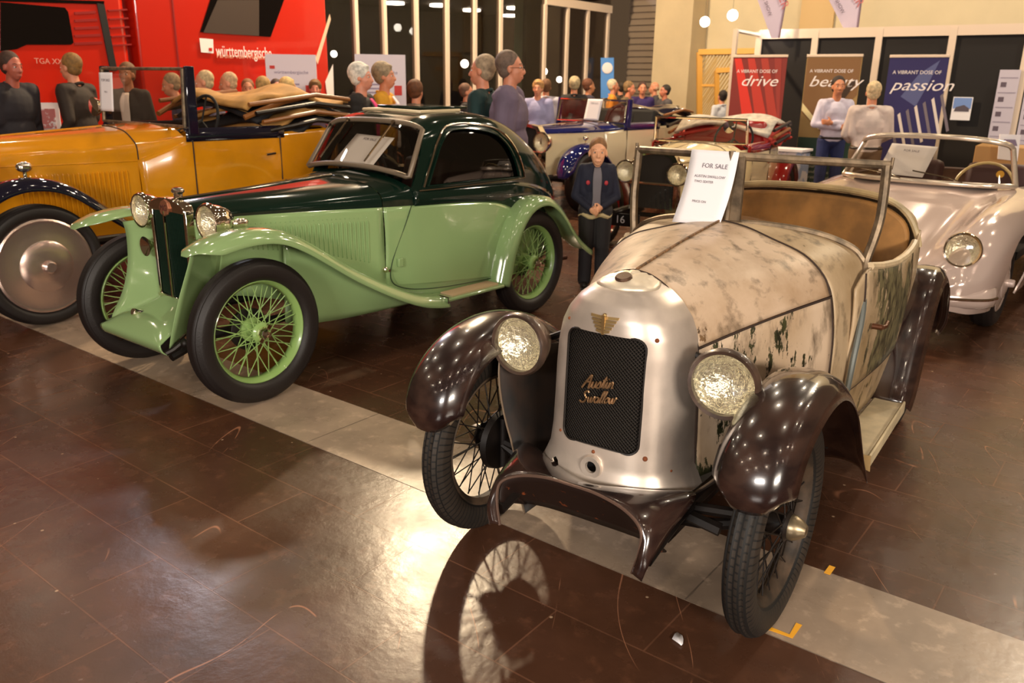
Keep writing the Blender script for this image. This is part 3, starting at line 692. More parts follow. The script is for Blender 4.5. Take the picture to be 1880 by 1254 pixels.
# lower body light green, each side
for sg in (1, -1):
    rows = []
    for x in (.055, -.15, -.4, -.7, -.95):
        w = bw(x); L = lz(x); zb = np.interp(-x, [-.06, .2, .5, .95], [.47, .45, .36, .27]); rows.append([[x, sg*w, L], [x, sg*(w+.004), L-.1], [x, sg*(w+.008), (L+zb)/2], [x, sg*(w+.006), zb]])
    S = surf(rows, 24, 12)
    bs = MB().grid(S).build('bonnet_side', g_light, mgc, smooth=60, solid=.004)
    # louvres
    for i in range(26):
        x = -.22-.63*i/25; z0 = .805-.02*i/25; z1 = np.interp(-x, [.2, .5, .86], [.70, .66, .55]); w = np.interp(-x, [.06, .9], [.19, .415])
        w = bw(x)+.007
        b = MB(); b.tube([(x, sg*w, z0), (x, sg*(w+.006), z0-.01), (x, sg*(w+.007), z1), (x, sg*(w+.001), z1-.008)], [.002, .0045, .0045, .002], 6); b.build('louvre', g_light, bs)
    b = MB()
    for i in range(26):
        x = -.22-.63*i/25; b.ell((x, sg*(bw(x)+.006), .822-.02*i/25), .0035, 6)
    b.build('rivet_row', g_light, bs)
    rows = []
    for x in (-.955, -1.1, -1.3, -1.6, -1.8, -2.0, -2.2, -2.45, -2.7, -2.88, -2.94):
        w = bw(x); L = lz(x); zb = np.interp(-x, [.95, 1.3, 1.9, 2.4, 2.95], [.27, .255, .255, .30, .38]); rows.append([[x, sg*w, L], [x, sg*(w+.010), L-.12 if L-.12 > zb+.1 else (L+zb)/2+.03], [x, sg*(w+.010), (L+zb)/2], [x, sg*(w-.006), zb+.05], [x, sg*(w-.02), zb]])
    S = surf(rows, 50, 16); MB().grid(S).build('body_side', g_light, mgc, smooth=60, solid=.004)
    # door shut lines
    e = [(-1.13, .847), (-1.09, .75), (-1.02, .60), (-.985, .50), (-.985, .43), (-1.03, .385), (-1.15, .35), (-1.4, .325), (-1.86, .305)]
    dp = []
    for x, z in cr(np.array(e), 40): dp.append((x, sg*(bw(x)+.0125), z))
    dr = MB().tube(dp, .0032, 6).build('door', mat('shut_line', (44, 62, 38), .6), mgc)
    # door skin
    G = []
    for x, z in cr(np.array([(-1.125, .835), (-1.08, .74), (-1.01, .60), (-.995, .47), (-1.03, .395)]), 12):
        row = []
        for t in np.linspace(0, 1, 20):
            x_ = x*(1-t)+t*(-1.86); zt = z*(1-t)+t*np.interp(z, [.395, .835], [.315, .785]); L = lz(x_)
            zt = min(zt, L-.006); row.append([x_, sg*(bw(x_)+.0125), zt])
        G.append(row)
    MB().grid(G).build('door_skin', g_light, dr, smooth=60)
    b = MB(); b.box((-1.03, sg*.475, .53), (.035, .02, .05)); b.build('door_hinge', g_light, dr, bev=.005)
    b = MB(); b.ell((-.93, sg*.455, .50), .018, 12); b.cyl((-.93, sg*.44, .50), (-.93, sg*.49, .50), .008); b.build('filler_knob', chrome, mgc)
    # dark waist between line and window (side, rear quarter, tail)
    rows = []
    for x in (-1.16, -1.3, -1.5, -1.75, -1.95, -2.1, -2.25, -2.45, -2.65, -2.82, -2.92):
        w = bw(x); L = lz(x); Z = np.interp(-x, [1.16, 2.1, 2.3, 2.6, 2.8, 2.92], [.925, .905, .88, .80, .68, .55]); rows.append([[x, sg*(w+.002), L-.003], [x, sg*(w+.004), (L+Z)/2], [x, sg*(w-.012), Z]])
    MB().grid(surf(rows, 40, 8)).build('waist_panel', g_dark, mgc, smooth=60, solid=.004)
# greenhouse
def gh(x, xt, ztop, wtop, zb=None, wb=None):
    zb = zb if zb else np.interp(-x, [1.16, 2.1, 2.3, 2.6, 2.8, 2.92], [.925, .905, .88, .80, .68, .55]); wb = wb if wb else bw(x)-.012
    dz = ztop-zb
    pts = [(x, wb, zb), (x*.6+xt*.4, wb*.985+.0, zb+dz*.35), (x*.3+xt*.7, wtop+(wb-wtop)*.45, zb+dz*.68), (xt, wtop*.93, zb+dz*.88), (xt, wtop*.72, zb+dz*.965), (xt, wtop*.38, ztop-.004), (xt, 0, ztop)]
    return [list(p) for p in pts]
rows = [gh(-1.15, -1.315, 1.318, .425), gh(-1.30, -1.40, 1.345, .425), gh(-1.5, -1.52, 1.358, .425), gh(-1.75, -1.75, 1.362, .425), gh(-1.95, -1.95, 1.345, .42), gh(-2.12, -2.12, 1.30, .41), gh(-2.28, -2.28, 1.23, .39), gh(-2.45, -2.45, 1.13, .36), gh(-2.62, -2.62, 1.0, .31), gh(-2.78, -2.78, .82, .24), gh(-2.89, -2.89, .66, .14), gh(-2.94, -2.94, .57, .05)]
half = surf(rows, 70, 40); full = [mir([tuple(p) for p in r[::-1]]) for r in half]
cab = MB().grid(full).build('roof', g_dark, mgc, smooth=60)
q = cab.modifiers.new('t', 'SOLIDIFY'); q.thickness = .012; q.offset = -1; bake(cab)
win = cr(np.array([(-1.285, .955), (-1.34, 1.07), (-1.415, 1.185), (-1.50, 1.245), (-1.62, 1.262), (-1.78, 1.25), (-1.93, 1.215), (-2.04, 1.14), (-2.11, 1.03), (-2.14, .95), (-2.12, .935), (-1.7, .945), (-1.3, .945), (-1.285, .955)]), 60)[:-1]
ctr = MB().prism([(x, -.8, z) for x, z in win], (0, 1.6, 0)).build('c', g_dark, mgc); cut(cab, ctr); kill(ctr)
ctr = MB().prism([(x, y, 1.2) for x, y in [(-1.44, -.24), (-1.44, .24), (-1.80, .24), (-1.80, -.24)]], (0, 0, .4)).build('c', g_dark, mgc); cut(cab, ctr); kill(ctr)
def gy(x, z):
    wb = bw(x)-.012; zb = .915; zt = np.interp(-x, [1.2, 1.5, 1.75, 1.95, 2.12, 2.28], [1.33, 1.358, 1.362, 1.345, 1.3, 1.23]); f = (z-zb)/(zt-zb); wt = .42
    return float(np.interp(f, [0, .35, .68, .88, 1], [wb, wb*.985, wt+(wb-wt)*.45, wt*.93, wt*.5]))
for sg in (1, -1):
    G = []
    for u in np.linspace(-1.27, -2.16, 24): G.append([[u, sg*(gy(u, z)-.018), z] for z in np.linspace(.93, 1.27, 12)])
    # half lowered pane + full pane
    MB().grid(G).build('side_window', glass('coupe_side_glass', (120, 118, 108), .10), mgc, smooth=60)
    b = MB(); b.tube([(x, sg*(gy(x, z)+.004), z) for x, z in win], .006, 6, closed=True); b.build('window_trim', g_dark, mgc)
    b = MB(); b.tube([(x, sg*(gy(x, z)+.008), z+.012) for x, z in cr(np.array([(-1.24, .93), (-1.30, 1.06), (-1.385, 1.195), (-1.48, 1.262), (-1.62, 1.280), (-1.80, 1.268), (-1.96, 1.23), (-2.08, 1.14), (-2.16, 1.02), (-2.20, .92)]), 50)], .0065, 6); b.build('drip_rail', chrome, mgc)
    b = MB(); b.tube([(x, sg*(bw(x)-.002), .925) for x in np.linspace(-1.2, -2.2, 20)], .005, 6); b.build('waist_moulding', chrome, mgc)
# windscreen: frame, pane, wipers
WB = [(-1.085, 0, 1.052), (-1.10, .2, 1.045), (-1.12, .36, 1.025), (-1.14, .452, 1.005)]; WT = [(-1.29, 0, 1.305), (-1.295, .2, 1.30), (-1.30, .33, 1.288), (-1.305, .405, 1.262)]
lo_ = cr(np.array(mir(WB)), 30); up_ = cr(np.array(mir(WT)), 30)
loop = [tuple(p) for p in lo_]+[tuple(p) for p in up_[::-1]]
fr_ = MB().tube(loop, .016, 8, closed=True).build('windscreen_frame', grey_rubber, mgc, smooth=60)
MB().grid([[list(lo_[i]), list(up_[i])] for i in range(30)]).build('windscreen', screen_glass, mgc, smooth=60)
b = MB(); b.grid([[[-1.10, y, 1.03+.01*0], [-1.32, y, 1.0]] for y in np.linspace(-.44, .44, 5)]); b.build('dashboard_top', dark_in, mgc)
for y in (.20, -.20):
    b = MB(); b.tube([(-1.275, y, 1.300), (-1.262, y, 1.30)], .012, 8); b.tube([(-1.262, y, 1.297), (-1.20, y-.02, 1.21)], .004, 6); b.tube([(-1.245, y-.0, 1.28), (-1.10, y-.08, 1.075)], .006, 6); b.build('wiper', chrome, fr_)
b = MB(); b.tube([(-1.38, y, z) for y, z in mir([]) ] if 0 else [(-1.42+.02*math.cos(a), -.2+.17*math.sin(a), .98+.16*math.cos(a)) for a in np.linspace(0, 2*PI, 25)[:-1]], .01, 8, closed=True); b.build('steering_wheel', dark_in, mgc)
for sg in (1, -1):
    b = MB(); b.box((-1.95, sg*.22, .78), (.14, .38, .5), ry=-.25); b.box((-1.7, sg*.22, .55), (.5, .38, .14)); b.build('seat', mat('dark_red_leather', (54, 24, 18), .5), mgc, bev=.04)
b = MB(); b.box((-1.7, 0, .33), (1.4, .84, .03)); b.build('cabin_floor', dark_in, mgc)
b = MB(); b.tube(mir([(-1.42, 0, 1.362), (-1.42, .22, 1.358), (-1.44, .25, 1.356), (-1.80, .25, 1.360)])[:], .010, 6); b.build('sunroof_edge', mat('cream_edge', (208, 188, 150), .4), mgc)
b = MB(); b.box((-1.72, 0, 1.376), (.34, .48, .018)); b.build('sunroof_panel', g_dark, mgc, bev=.006)
# radiator shell
b = MB(); P = [(.150, .455), (.158, .90)]
for sg in (1, -1):
    b.prism([(.055, sg*.138, .455), (.055, sg*.160, .455), (.055, sg*.166, .915), (.055, sg*.142, .905)], (.045, 0, 0))
    b.prism([(.05, sg*.166, .905), (.05, sg*.150, .935), (.05, sg*.06, .962), (.05, 0, .965), (.05, 0, .895), (.05, sg*.142, .895)], (.055, 0, 0))
b.box((.08, 0, .452), (.06, .31, .02)); b.lathe([(.022, 0), (.022, .02), (.032, .025), (.032, .04), (.02, .05), (.001, .05)], (.03, 0, .96), (0, 0, 1), 16)
b.build('radiator_shell', chrome, mgc, bev=.004)
b = MB()
for sg in (1, -1):
    for i in range(11):
        y = sg*(.014+.0115*i); b.box((.082+.022*(1-i/11), y, .68), (.02, .0045, .43))
b.build('radiator_slats', mat('dark_green_slats', (22, 44, 34), .35, .3), mgc)
b = MB(); b.box((.06, 0, .68), (.01, .28, .44)); b.build('radiator_core', dark_in, mgc)
b = MB(); b.tube([(.118, 0, .46), (.118, 0, .90)], .0055, 6); b.build('centre_bar', chrome, mgc)
b = MB(); b.lathe([(.001, .012), (.040, .012), (.043, .006), (.043, 0)], (.104, 0, .915), (1, 0, .12), 8); bd = b.build('octagon_badge', mat('badge_copper', (196, 130, 100), .3, .8), mgc, smooth=0)
text('badge_letters', 'MG', .042, mat('badge_brown', (80, 44, 36), .5), bd, frame((.1175, 0, .915), (0, 1, 0), (-.12, 0, 1)), .001)
# lamps, horn, sidelights
lb = chrome
make_lamp(mgc, (.075, .325, .875), .088, .125, chrome, chrome, aim=(1, .0, .0), lens='lens')
make_lamp(mgc, (.075, -.285, .870), .088, .125, chrome, chrome, aim=(1, .0, 0), lens='lens')
b = MB(); b.tube([(.02, -.29, .765), (.02, -.17, .76), (.02, .17, .76), (.02, .32, .765)], .013, 8); b.build('lamp_bar', chrome, mgc)
b = MB(); b.lathe([(.001, -.09), (.02, -.088), (.022, -.03), (.035, -.01), (.05, .01), (.052, .014), (.04, .006), (.001, -.01)], (.09, -.245, .69), (1, 0, 0), 20); b.build('horn', chrome, mgc)
for sg, yy, zz in ((1, .47, .858), (-1, -.47, .858)):
    b = MB(); b.ell((.0, yy, zz+.022), (.045, .022, .022), 14); b.cyl((.0, yy, zz-.02), (.0, yy, zz+.01), .01); b.build('side_lamp', chrome, mgc)
# wings
fp = [(.335, .775), (.30, .805), (.22, .838), (.12, .856), (.02, .862), (-.08, .855), (-.18, .828), (-.30, .768), (-.44, .68), (-.58, .59), (-.75, .495), (-.92, .41), (-1.08, .345), (-1.2, .315), (-1.30, .300)]
rp = [(-1.80, .275), (-1.825, .36), (-1.86, .48), (-1.915, .60), (-1.985, .70), (-2.08, .775), (-2.20, .81), (-2.32, .80), (-2.43, .745), (-2.53, .66), (-2.63, .55), (-2.74, .45), (-2.86, .375), (-2.93, .345)]
for sg in (1, -1):
    n = 70; P = cr(np.array(fp), n); G = []
    for i in range(n):
        a = P[min(i+1, n-1)]-P[max(i-1, 0)]; a /= np.linalg.norm(a); nx, nz = a[1], -a[0]; x, z = P[i]; u = i/(n-1)
        f = min(1, .22+.78*math.sin(min(1, u/.16)*PI/2)) if u < .16 else 1
        yo = .628; yi = np.interp(-x, [-.34, -.1, .1, .3, .6, 1.0, 1.3], [.43, .40, .36, .32, .36, .455, .47]); yc = .52
        yo_ = yc+(yo-yc)*f; yi_ = yc+(yi-yc)*f; row = []
        for k in range(19):
            s_ = k/18; y = yi_+(yo_-yi_)*s_; c = (y-yc)/(yo-yc) if y > yc else (y-yc)/max(.05, (yc-yi))
            d = (.03*abs(c)**2.4+(.035*max(0, (c-.6)/.4)**1.6 if c > 0 else 0))*(.5+.5*f)
            row.append([x-nx*d, sg*y, z-nz*d])
        G.append(row)
    MB().grid(G).build('front_wing', g_light, mgc, smooth=70, solid=.004)
    wing('rear_wing', mgc, rp, .44, .632, g_light, .018, .045, sg, 60, 15, (.98, .5))
    # rear wing inner wall to body
    # front inner valance
    oe = cr(np.array([(.225, .40, .765), (.25, .395, .69), (.285, .37, .57), (.31, .345, .46), (.325, .318, .36), (.33, .30, .30)] if sg > 0 else [(.115, .425, .80), (.105, .425, .72), (.135, .39, .58), (.20, .35, .45), (.29, .305, .35), (.31, .295, .30)]), 16); ie = cr(np.array([(-.08, .21, .84), (-.06, .205, .74), (-.03, .20, .6), (.0, .19, .5), (.06, .19, .42), (.10, .20, .37)]), 16)
    G = [[list((oe[i]*(1-t)+ie[i]*t)*np.array([1, sg, 1])) for t in np.linspace(0, 1, 8)] for i in range(16)]
    MB().grid(G).build('wing_valance', g_light, mgc, smooth=60, solid=.004)
    # side apron under swoop
    G = []
    for x in np.linspace(-.30, -1.26, 24):
        zt = np.interp(-x, [.30, .44, .58, .75, .92, 1.08, 1.3], [.768, .68, .59, .495, .41, .345, .30])-.012; y = np.interp(-x, [.3, .6, 1.0, 1.3], [.38, .44, .475, .485]); zb = np.interp(-x, [.3, .45, .7, 1.26], [.30, .27, .262, .26]); zt = max(zt, zb+.01)
        G.append([[x, sg*(y*(1-t)+(y-.03)*t), zt*(1-t)+zb*t] for t in np.linspace(0, 1, 8)])
    MB().grid(G).build('side_apron', g_light, mgc, smooth=60, solid=.004)
    b = MB(); b.prism([(-1.27, sg*.478, .292), (-1.27, sg*.628, .290), (-1.81, sg*.632, .285), (-1.81, sg*.475, .287)], (0, 0, -.022)); b.build('running_board', g_light, mgc, bev=.008)
    b = MB(); b.prism([(-1.34, sg*.50, .300), (-1.34, sg*.60, .298), (-1.78, sg*.60, .294), (-1.78, sg*.50, .295)], (0, 0, -.008)); b.build('step_tread', mat('buff_step_tread', (196, 166, 130), .5), mgc)
    b = MB(); b.tube([(-1.265, sg*y, .302+.0*y) for y in (.50, .56, .61, .632)]+[(-1.265, sg*.636, .265)], .004, 6); b.build('wing_joint', seam, mgc)
    b = MB(); b.tube([(.30, sg*.25, .24), (.1, sg*.25, .30), (-1.2, sg*.26, .30), (-2.2, sg*.27, .36)], .025, 8); b.build('chassis_rail', iron, mgc)
# front apron (between dumb irons)
prof = [(.09, .448, .17), (.15, .414, .205), (.22, .390, .235), (.29, .372, .262), (.345, .348, .278), (.366, .316, .286), (.356, .282, .288), (.33, .262, .288)]
rows = [[[x, y*w, z+(.018*(1-abs(y)**2) if i < 4 else 0)-(.02*abs(y)**6 if i < 5 else 0)] for y in np.linspace(-1, 1, 9)] for i, (x, z, w) in enumerate(prof)]
MB().grid(surf(rows, 30, 30)).build('front_apron', g_light, mgc, smooth=70, solid=.005)
b = MB(); b.lathe([(.001, .03), (.016, .028), (.02, .02), (.016, .0), (.016, -.03)], (.275, -.07, .40), (.9, 0, .35), 16); b.build('apron_knob', chrome, mgc)
for sg in (1, -1):
    b = MB(); b.tube([(.34, sg*.285, .275), (.31, sg*.30, .29), (.25, sg*.315, .33)], .014, 8); b.ell((.27, sg*.34, .32), .022, 10); b.build('shackle', iron, mgc)
b = MB(); b.tube(cr(np.array([(0, -.47, .354), (0, -.3, .30), (0, 0, .285), (0, .3, .30), (0, .47, .354)]), 12), .02, 8); b.build('front_axle', iron, mgc)
b = MB(); b.cyl((-2.1978, -.45, .354), (-2.1978, .45, .354), .035); b.ell((-2.1978, 0, .354), (.12, .12, .12)); b.build('rear_axle', iron, mgc)
b = MB(); b.tube([(-2.4, .30, .26), (-2.98, .30, .24)], .018, 8); b.build('exhaust_pipe', mat('rusty_exhaust', (92, 54, 40), .6, .4), mgc)
for (x, sd) in ((0, 1), (0, -1), (-2.1978, 1), (-2.1978, -1)):
    make_wheel(mgc, (x, sd*.529, .3582), .3582, .256, .058, (rubber, g_spoke, g_spoke, chrome), 0 if (x < -1 and sd < 0) else 48, sd, 0, False, capr=.030, hubr=.052)
MPO = (MX, MY, MA)
paper('for_sale_notice', 'small white for sale sheet lying inside the green coupe windscreen', [car_pt(MPO, -1.30, -.16, 1.215), car_pt(MPO, -1.30, .175, 1.205), car_pt(MPO, -1.155, .13, 1.045), car_pt(MPO, -1.14, -.215, 1.045)], 0, [('FOR SALE', .11, .14, .45)])
# ================================================================== other cars
def vintage(o, P):
    """open tourer built from a table of proportions P (car axes, origin under the front axle)"""
    hw0, hw1, bwid = P['nose_w'], P['scuttle_w'], P['body_w']; xs, xe = P['x_scuttle'], P['x_tail']
    zt0, zt1, zc0, zc1, belt, zb = P['zt0'], P['zt1'], P['zc0'], P['zc1'], P['belt'], P['zb']
    up, lo, wg = P['upper'], P['lower'], P['wingm']; xn = P.get('x_nose', .05); xw = P['x_ws']
    def sec(x, w, T, L, bul=0): return [[x, 0, T], [x, w*.35, T-.006], [x, w*.68, T-.03], [x, w*.9, T-.085], [x, w*.99, (T+L)/2-.02], [x, w+bul, L]]
    rows = [sec(xn+(xs-xn)*t, hw0+(hw1-hw0)*t+.02*math.sin(PI*t), zt0+(zt1-zt0)*t, zc0+(zc1-zc0)*t) for t in (0, .35, .7, 1)]
    half = surf(rows, 20, 20); MB().grid([mir([tuple(p) for p in r]) for r in half]).build('bonnet', up, o, smooth=60)
    b = MB(); b.tube([tuple(r[0]) for r in half], .006, 6); b.build('bonnet_hinge', P.get('hingem', seam), o)
    # scuttle
    rows = [sec(xs-.01+(xw-xs)*t, hw1+(bwid-.02-hw1)*t, zt1+(P['zws']-zt1)*t, zc1+(belt-zc1)*t) for t in (0, .5, 1)]
    half = surf(rows, 12, 20); MB().grid([mir([tuple(p) for p in r]) for r in half]).build('scuttle', up, o, smooth=60)
    b = MB(); b.tube([(p[0]+.004, p[1], p[2]+.002) for p in mir([tuple(p) for p in half[0]])], .004, 6); b.build('bonnet_seam', seam, o)
    for sg in (1, -1):
        rows = []
        for t in (0, .35, .7, 1):
            x = xn+(xs-xn)*t; w = hw0+(hw1-hw0)*t+.02*math.sin(PI*t); L = zc0+(zc1-zc0)*t; rows.append([[x, sg*w, L-.004], [x, sg*(w+.004), (L+zb)/2], [x, sg*w, zb]])
        S = surf(rows, 20, 8); bs = MB().grid(S).build('bonnet_side', lo, o, smooth=60)
        b = MB(); b.tube([tuple(p) for p in S[:, 0]], .005, 6); b.build('bonnet_moulding', P.get('mouldm', lo), o)
        if P.get('louvres'):
            x0, x1, z0, z1 = P['louvres']
            for i in range(22):
                x = x0+(x1-x0)*i/21; t = (x-xn)/(xs-xn); w = hw0+(hw1-hw0)*t+.02*math.sin(PI*t)+.004
                b = MB(); b.tube([(x, sg*w, z0), (x, sg*(w+.007), z0-.01), (x, sg*(w+.007), z1), (x, sg*w, z1-.01)], [.003, .007, .007, .003], 6); b.build('louvre', lo, bs)
        # scuttle side + body side
        def wd(x): return float(np.interp(-x, [-xs, -xw, -(xw+(xe-xw)*.5), -(xw+(xe-xw)*.8), -(xw+(xe-xw)*.95), -xe], [hw1, bwid-.01, bwid+.02, bwid-.01, bwid*.8, bwid*.45]))
        xsx = np.linspace(xs, xe, 14); rows = []
        for x in xsx:
            w = wd(x); B_ = float(np.interp(-x, [-xs, -xw, -xe], [zc1, belt, belt+P.get('rise', 0)])); rows.append([[x, sg*(w-.005), B_], [x, sg*(w+.012), B_-.12], [x, sg*(w+.012), (B_+zb)/2], [x, sg*(w-.02), zb]])
        S = surf(rows, 40, 12); MB().grid(S).build('body_side', lo, o, smooth=60, solid=.01)
        d0, d1 = P['door']; dd = []
        for x, z in [(d0, belt-.005), (d0, zb+.1), (d0-.05, zb+.04), (d1+.05, zb+.04), (d1, zb+.1), (d1, belt-.005)]: dd.append((x, sg*(wd(x)+.016), z))
        dr = MB().tube(dd, .005, 6).build('door', seam, o)
        G = [[[x, sg*(wd(x)+.0135 if z < belt-.06 else wd(x)+.004), z] for z in np.linspace(belt-.01, zb+.06, 8)] for x in np.linspace(d0-.01, d1+.01, 10)]
        MB().grid(G).build('door_skin', lo, dr, smooth=60)
        b = MB(); hx = d1+.08; b.tube([(hx, sg*(wd(hx)+.01), belt-.13), (hx, sg*(wd(hx)+.05), belt-.13), (hx+.09, sg*(wd(hx)+.055), belt-.135)], .009, 8); b.build('door_handle', chrome, dr)
        if P.get('cap'):
            b = MB(); pts = [(x, sg*(wd(x)-.0), belt+.04) for x in np.linspace(xw, d1-.1, 10)]
            G = [[[x, sg*(wd(x)+.006), belt-.015], [x, sg*(wd(x)+.008), belt+.05], [x, sg*(wd(x)-.02), belt+.075], [x, sg*(wd(x)-.06), belt+.06]] for x in np.linspace(xw+.02, d1-.05, 12)]
            b.grid(G); b.build('door_capping', up if P.get('capup') else P['cap'], o, solid=.01, smooth=60)
        # wings
        pth = P['fwing']; wing('front_wing', o, pth, P['track']/2-.13, P['track']/2+P['tw']+.035, wg, .035, .04, sg, 44, 13, (.45, .9))
        pth = P['rwing']; wing('rear_wing', o, pth, P['track']/2-.11, P['track']/2+P['tw']+.04, wg, .03, .045, sg, 40, 13, (.9, .6))
        xa, xb = P['fwing'][-1][0], P['rwing'][0][0]
        b = MB(); b.box(((xa+xb)/2, sg*(P['track']/2+.0), P['fwing'][-1][1]-.01), (abs(xa-xb)+.04, .26, .03)); b.build('running_board', P.get('boardm', wg), o, bev=.008)
    # tail
    w = bwid*.9; rows = []
    for x, f, T in ((xe+.25, 1, belt+P.get('rise', 0)), (xe+.1, .9, belt), (xe, .72, belt-.1), (xe-.06, .5, belt-.3), (xe-.06, .45, zb)): rows.append([[x, 0, T+.01], [x, w*f*.6, T], [x, w*f, T-.03], [x, w*f*1.02, (T+zb)/2], [x, w*f, zb]])
    half = surf(rows, 14, 16); MB().grid([mir([tuple(p) for p in r]) for r in half]).build('tail', lo, o, smooth=60, solid=.01)
    b = MB(); b.box(((xs+xe)/2, 0, zb+.02), (abs(xe-xs)-.1, bwid*1.6, .03)); b.build('floor_pan', black_under, o)
    b = MB(); b.box((xw-.55, 0, zb+.32), (.5, bwid*1.75, .16)); b.box((xw-.85, 0, zb+.5), (.16, bwid*1.75, .5), ry=-.2); b.build('seat', P['seatm'], o, bev=.04)
    # radiator
    g0 = hw0-.0; b = MB(); zT = zt0+.02
    arch = [(g0+.012, zb-.02), (g0+.012, zT-.10), (g0*.8, zT-.01), (g0*.35, zT+.012)]
    outer = arch+[(-y, z) for y, z in arch[::-1]]; inner = [(y*.84, zb+.02 if i in (0, 7) else z-.035) for i, (y, z) in enumerate(outer)]
    for i in range(len(outer)):
        j = (i+1) % len(outer); b.prism([(xn, *outer[i]), (xn, *outer[j]), (xn, *inner[j]), (xn, *inner[i])], (.09, 0, 0))
    b.lathe([(.025, 0), (.025, .02), (.035, .03), (.035, .045), (.001, .055)], (xn+.04, 0, zT+.005), (0, 0, 1), 14)
    b.build('radiator_shell', chrome, o)
    b = MB(); b.prism([(xn+.02, *p) for p in inner], (.03, 0, 0)); b.build('radiator_core', dark_in, o)
    # windscreen
    wx, wz, wh, rake = xw+.01, P['zws_base'], P['ws_h'], P.get('rake', .03); wy = P['ws_w']
    loop = [(wx, -wy, wz), (wx-rake, -wy+.01, wz+wh), (wx-rake, wy-.01, wz+wh), (wx, wy, wz)]
    b = MB(); b.tube(loop[:2], .014, 8); b.tube(loop[2:], .014, 8); b.tube([loop[1], loop[2]], .012, 8); b.tube([loop[3], loop[0]], .012, 8)
    if P.get('ws_mid'): b.tube([(wx-rake*.45, -wy, wz+wh*.45), (wx-rake*.45, wy, wz+wh*.45)], .006, 6)
    fr = b.build('windscreen_frame', P['wsm'], o)
    b = MB(); b.grid([[loop[0], loop[1]], [loop[3], loop[2]]]); b.build('windscreen', screen_glass, fr, smooth=0)
    if P.get('pillar'):
        for sg in (1, -1):
            b = MB(); b.prism([(wx-.01, sg*(wy+.0), wz-.06), (wx-.085, sg*(wy+.01), wz-.06), (wx-rake-.07, sg*(wy), wz+wh+.02), (wx-rake+.0, sg*(wy), wz+wh+.02)], (0, sg*.035, 0)); b.build('windscreen_pillar', P['pillar'], o, bev=.006)
    b = MB(); cx, cy, cz = wx-.35, P.get('sw_y', .25), wz+.02
    b.tube([(cx-.06*math.cos(a), cy+.2*math.sin(a), cz+.19*math.cos(a)) for a in np.linspace(0, 2*PI, 29)[:-1]], .012, 8, closed=True)
    for a in (0, 2.1, 4.2): b.tube([(cx, cy, cz), (cx-.06*math.cos(a), cy+.2*math.sin(a), cz+.19*math.cos(a))], .007, 6)
    b.tube([(cx, cy, cz), (wx, cy, cz-.12)], .016, 8); b.build('steering_wheel', dark_in, o)
    # lamps
    for sg in (1, -1): make_lamp(o, (P['lamp'][0], sg*P['lamp'][1], P['lamp'][2]), P['lamp'][3], P['lamp'][3]*1.3, P.get('lampm', chrome), chrome)
    b = MB(); b.tube([(P['lamp'][0]-.05, -P['lamp'][1], P['lamp'][2]-P['lamp'][3]), (P['lamp'][0]-.05, P['lamp'][1], P['lamp'][2]-P['lamp'][3])], .014, 8); b.build('lamp_bar', chrome, o)
    for x, y in ((0, 1), (0, -1), (P['wb'], 1), (P['wb'], -1)):
        make_wheel(o, (x, y*P['track']/2, P['R']), P['R'], P['rr'], P['tw'], (rubber, P['rimm'], P['spokem'], chrome), 0 if (P.get('disc') or y < 0 or not P.get('spokes')) else 40, y, 0, False, P.get('disc'), capr=.036, hubr=.055)
    for x in (0, P['wb']):
        b = MB(); b.tube([(x, -P['track']/2+.06, P['R']), (x, P['track']/2-.06, P['R'])], .03, 8); b.build('axle', iron, o)
    for sg in (1, -1):
        b = MB(); b.tube([(xn+.3, sg*.3, .40), (xe, sg*.3, .42)], .03, 8); b.build('chassis_rail', iron, o)

def hood(o, x0, x1, w, z0, z1, mtop, mside, name='folded_hood', layers=3):
    """hood folded down behind the seats: sagging stacked layers of cloth with bent sticks"""
    rnd = random.Random(5); h = None
    for k in range(layers):
        z = z0+(z1-z0)*k/max(1, layers-1); G = []
        for i, x in enumerate(np.linspace(x0+.06*k, x1-.04*k, 18)):
            t = i/17; row = []
            for s_ in np.linspace(-1, 1, 19):
                e = .035*math.sin(7*t+3*s_+k)+.02*math.sin(15*t+k*2); row.append([x, s_*w*(1-.05*k)*(1-.15*(t > .9)), z+e+.06*math.sin(PI*t)-.05*abs(s_)**4])
            G.append(row)
        b = MB().grid(G).build(name if k == 0 else 'hood_fold', (mside if k % 2 == 0 else mtop), o if k == 0 else h, solid=.03, smooth=60)
        if k == 0: h = b
        for sg in (1, -1):
            q = MB(); q.tube([(x0+.05+.06*k, sg*(w+.01), z-.03), (x0+(x1-x0)*.5, sg*(w+.03), z+.04), (x1-.03, sg*(w*.9), z)], .018, 8); q.build('hood_stick', wood if k % 2 else black_metal, h)
    return h

